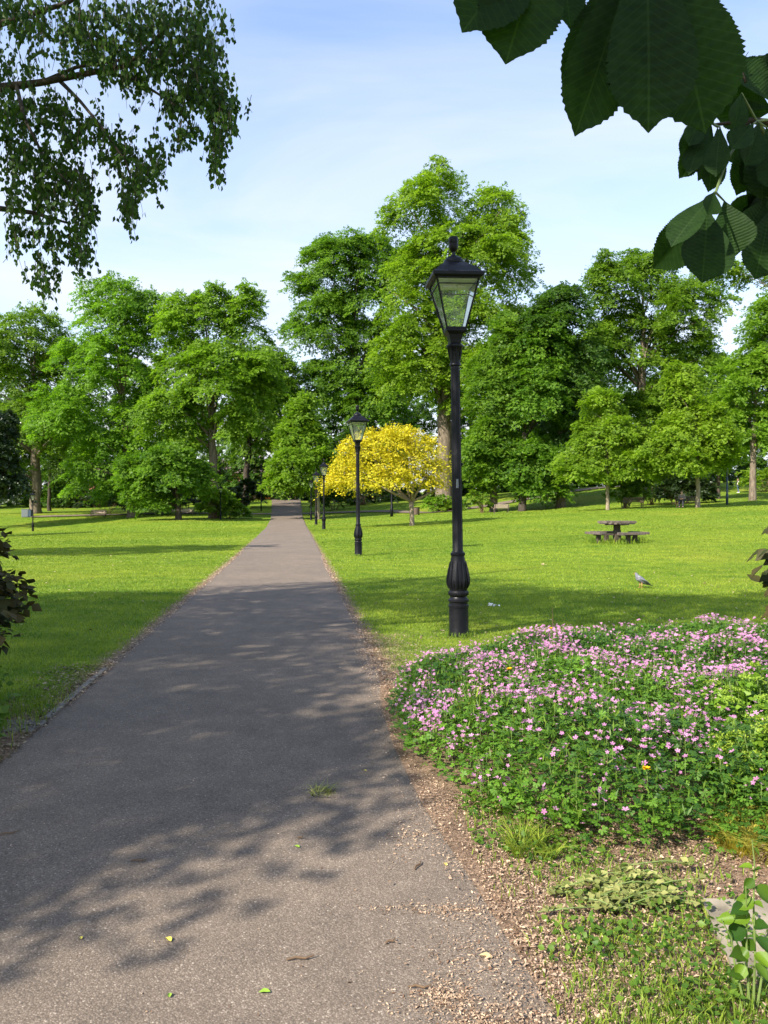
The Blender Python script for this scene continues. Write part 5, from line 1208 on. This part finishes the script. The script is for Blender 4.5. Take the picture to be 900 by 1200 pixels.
def person_walking():
    root = empty('person', G(865, 92), R(200)); tag(root, 'person in white top, dark sleeves and blue jeans walking on the far slope', 'person')
    J = [(0, 0, .95), (0, 0, 1.15), (0, -.01, 1.38), (0, -.02, 1.50), (0, -.03, 1.62), (0, -.03, 1.72), (-.18, 0, 1.40), (-.25, .06, 1.14), (-.26, -.06, .92), (.18, 0, 1.40), (.25, -.05, 1.14), (.26, -.20, .96),
         (-.09, 0, .90), (-.10, -.14, .50), (-.10, -.10, .09), (-.10, -.26, .05), (.09, 0, .90), (.10, .05, .50), (.10, .26, .12), (.10, .14, .05), (-.265, -.10, .84), (.265, -.26, .90)]
    E = [(0, 1), (1, 2), (2, 3), (3, 4), (4, 5), (2, 6), (6, 7), (7, 8), (2, 9), (9, 10), (10, 11), (0, 12), (12, 13), (13, 14), (14, 15), (0, 16), (16, 17), (17, 18), (18, 19), (8, 20), (11, 21)]
    Rd = [(.14, .10), (.13, .095), (.15, .10), .055, .085, .085, .06, .045, .033, .06, .045, .033, .085, .058, .04, .035, .085, .058, .04, .035, (.035, .018), (.035, .018)]
    skin_body('body', J, E, Rd, M['skin'], root)
    skin_body('shirt', [J[i] for i in (0, 1, 2)] + [(0, -.01, 1.44)], [(0, 1), (1, 2), (2, 3)], [(.17, .125), (.16, .12), (.19, .125), (.08, .08)], M['cloth_white'], root)
    skin_body('sleeves', [J[6], J[7], J[8], (0, 0, 1.40), J[9], J[10], J[11]], [(0, 1), (1, 2), (0, 3), (3, 4), (4, 5), (5, 6)], [.075, .058, .044, .10, .075, .058, .044], M['cloth_dark'], root)
    skin_body('jeans', [J[0], J[12], J[13], J[14], J[16], J[17], J[18]], [(0, 1), (1, 2), (2, 3), (0, 4), (4, 5), (5, 6)], [(.155, .115), .10, .072, .055, .10, .072, .055], M['cloth_blue'], root)
    for a, b in ((14, 15), (18, 19)): MB().tube([Vector(J[a]) + Vector((0, .04, -.05)), Vector(J[b]) + Vector((0, 0, 0)), Vector(J[b]) + Vector((0, -.07, -.01))], [.055, .05, .03], 8).build('shoe', M['cloth_white'], root, True)
    head(root, (0, -.03, 1.66)); mb = MB(); fingers(mb, J[8], (0, -.15, -1), (0, 1, 0)); fingers(mb, J[11], (0, -.4, -1), (0, 1, 0)); mb.build('hands', M['skin'], root, True)
person_walking()
def person_sitting():
    root = empty('person', G(799, 60.2), R(-28)); tag(root, 'person in grey coat and dark trousers sitting on the dark bench', 'person')
    J = [(0, .10, .54), (0, .14, .76), (0, .10, .98), (0, .06, 1.09), (0, .03, 1.20), (0, .03, 1.30), (-.19, .10, 1.0), (-.25, .02, .76), (-.10, -.22, .72), (.19, .10, 1.0), (.25, .02, .76), (.10, -.22, .74),
         (-.10, .02, .54), (-.13, -.40, .54), (-.13, -.40, .10), (-.13, -.56, .05), (.10, .02, .54), (.13, -.42, .52), (.14, -.50, .10), (.15, -.66, .05), (-.04, -.27, .72), (.04, -.27, .74)]
    E = [(0, 1), (1, 2), (2, 3), (3, 4), (4, 5), (2, 6), (6, 7), (7, 8), (2, 9), (9, 10), (10, 11), (0, 12), (12, 13), (13, 14), (14, 15), (0, 16), (16, 17), (17, 18), (18, 19), (8, 20), (11, 21)]
    Rd = [(.15, .12), (.14, .10), (.15, .10), .055, .085, .085, .06, .045, .033, .06, .045, .033, .09, .065, .045, .035, .09, .065, .045, .035, (.035, .018), (.035, .018)]
    skin_body('body', J, E, Rd, M['skin'], root)
    skin_body('coat', [J[i] for i in (0, 1, 2, 6, 7, 8, 9, 10, 11)] + [(0, .08, 1.05)], [(0, 1), (1, 2), (2, 3), (3, 4), (4, 5), (2, 6), (6, 7), (7, 8), (2, 9)], [(.19, .15), (.18, .14), (.19, .14), .085, .065, .048, .085, .065, .048, .085], M['cloth_grey'], root)
    skin_body('trousers', [J[0], J[12], J[13], J[14], J[16], J[17], J[18]], [(0, 1), (1, 2), (2, 3), (0, 4), (4, 5), (5, 6)], [(.16, .125), .105, .08, .06, .105, .08, .06], M['cloth_dark'], root)
    for a, b in ((14, 15), (18, 19)): MB().tube([Vector(J[a]) + Vector((0, .04, -.06)), Vector(J[b]), Vector(J[b]) + Vector((0, -.07, -.01))], [.05, .048, .03], 8).build('shoe', M['rubber'], root, True)
    head(root, (0, .03, 1.24), 'cloth_grey'); mb = MB(); fingers(mb, J[8], (.9, -.5, 0), (0, 0, 1)); fingers(mb, J[11], (-.9, -.5, 0), (0, 0, 1)); mb.build('hands', M['skin'], root, True)
person_sitting()
def pigeon():
    d = 15.0; root = empty('wood_pigeon', G(751, d), R(0)); tag(root, 'grey wood pigeon with white neck patch standing on the shaded lawn', 'pigeon'); root.scale = (.92,) * 3
    root.rotation_euler = (0, 0, R(18))
    body = skin_body('body', [(0, 0, .17), (-.06, 0, .215), (-.105, 0, .27), (-.115, 0, .315), (-.13, 0, .325), (.08, 0, .125), (.17, 0, .085), (.24, 0, .06)], [(0, 1), (1, 2), (2, 3), (3, 4), (0, 5), (5, 6), (6, 7)], [(.075, .07), (.068, .066), (.038, .038), (.030, .030), (.012, .012), (.06, .052), (.035, .03), (.035, .008)], M['feather'], root)
    for s in (-1, 1):
        skin_body('wing', [(-.05, s * .062, .205), (.04, s * .075, .165), (.14, s * .055, .115), (.21, s * .03, .08)], [(0, 1), (1, 2), (2, 3)], [(.03, .018), (.045, .018), (.032, .012), (.008, .006)], M['feather'], root, 1)
        MB().tube([(.10, s * .068, .105), (.17, s * .045, .085), (.225, s * .025, .068)], [.012, .014, .006], 6).build('wing_tip', M['feather_dark'], root, True)
        MB().tube([(-.085, s * .028, .268), (-.078, s * .038, .250), (-.065, s * .044, .235)], [.008, .014, .008], 6).build('neck_patch', M['feather_white'], root, True)
        MB().tube([(0, s * .035, .12), (.005, s * .035, .05), (0, s * .035, .012)], [.010, .006, .005], 6).tube([(0, s * .035, .01), (-.035, s * .035, .005)], [.005, .003], 5).tube([(0, s * .035, .01), (-.03, s * .05, .005)], [.005, .003], 5).tube([(0, s * .035, .01), (.02, s * .035, .005)], [.005, .003], 5).build('leg', M['beak'], root, True)
        MB().lathe([(.002, -.005), (.006, 0), (.002, .005)], 8, (-.125, s * .024, .325)).build('eye', M['rubber'], root)
    MB().tube([(-.140, 0, .322), (-.160, 0, .317), (-.172, 0, .310)], [.008, .006, .002], 6).build('beak', M['beak'], root, True)
    MB().box((.245, 0, .055), (.09, .065, .010), ry=R(16), bev=.004).build('tail', M['feather_dark'], root)
pigeon()

# ------------------------------------------------------------ beyond the trees: road, cars, brick house
def car(px, d, rz, mat, label):
    root = empty('parked_car', G(px, d) + Vector((0, 0, .05)), rz); tag(root, label, 'car')
    prof = [(-2.1, .35), (-2.1, .75), (-1.9, .88), (-1.1, .95), (-.5, 1.42), (.9, 1.45), (1.5, 1.0), (2.05, .92), (2.12, .6), (2.1, .35)]
    V = [(x, s * (.86 if z < 1 else .68), z) for s in (-1, 1) for x, z in prof]; n = len(prof)
    mb = MB().add(V, [tuple(range(n)), tuple(range(2 * n - 1, n - 1, -1))] + [(i, n + i, n + (i + 1) % n, (i + 1) % n) for i in range(n)]); mb.build('body', M[mat], root)
    for s in (-1, 1): MB().add([(-1.0, s * .80, .99), (1.35, s * .80, 1.02), (.86, s * .695, 1.38), (-.5, s * .695, 1.36)], [(0, 1, 2, 3) if s < 0 else (3, 2, 1, 0)]).build('side_window', M['car_glass'], root)
    for x in (-1.3, 1.35):
        for s in (-1, 1):
            w_ = MB().lathe([(.05, -.09), (.30, -.09), (.32, -.07), (.32, .07), (.30, .09), (.05, .09)], 18).build('wheel', M['rubber'], root, True, 40); w_.rotation_euler = (R(90), 0, 0); w_.location = (x, s * .82, .32)
    return root
car(62, 152, R(4), 'car_white', 'pale car parked beyond the trees behind the tall lime trunk')
car(312, 156, R(2), 'car_orange', 'orange car parked on the road beyond the end of the path')
car(322, 170, R(2), 'car_white', 'pale car parked behind the orange one')
def house(px, d, w_, label):
    b = G(px, d); root = empty('brick_house', b); tag(root, label, 'house')
    MB().box((0, 0, 3.0), (w_, 8, 6.4)).build('wall', M['brickwall'], root)
    rf = MB().add([(-w_ / 2 - .4, -4.4, 6.2), (w_ / 2 + .4, -4.4, 6.2), (w_ / 2 + .4, 4.4, 6.2), (-w_ / 2 - .4, 4.4, 6.2), (-w_ / 2 - .4, 0, 9.6), (w_ / 2 + .4, 0, 9.6)], [(0, 1, 5, 4), (2, 3, 4, 5), (0, 4, 3), (1, 2, 5), (0, 3, 2, 1)]).build('roof', M['rooftile'], root)
    MB().box((w_ * .3, 0, 9.6), (.9, .9, 1.8)).build('chimney', M['brickwall'], rf)
    k = int(w_ // 4)
    for i in range(k):
        for z in (1.5, 4.3):
            wf = MB().box((-w_ / 2 + (i + .5) * w_ / k, -4.01, z), (1.4, .1, 1.5)).build('window', M['cloth_white'], root); MB().box((-w_ / 2 + (i + .5) * w_ / k, -4.07, z), (1.2, .04, 1.3)).build('pane', M['car_glass'], wf)
house(288, 186, 13, 'red brick house across the road, glimpsed beyond the end of the path')
house(150, 190, 26, 'red brick house across the road, glimpsed behind the slanting lime')
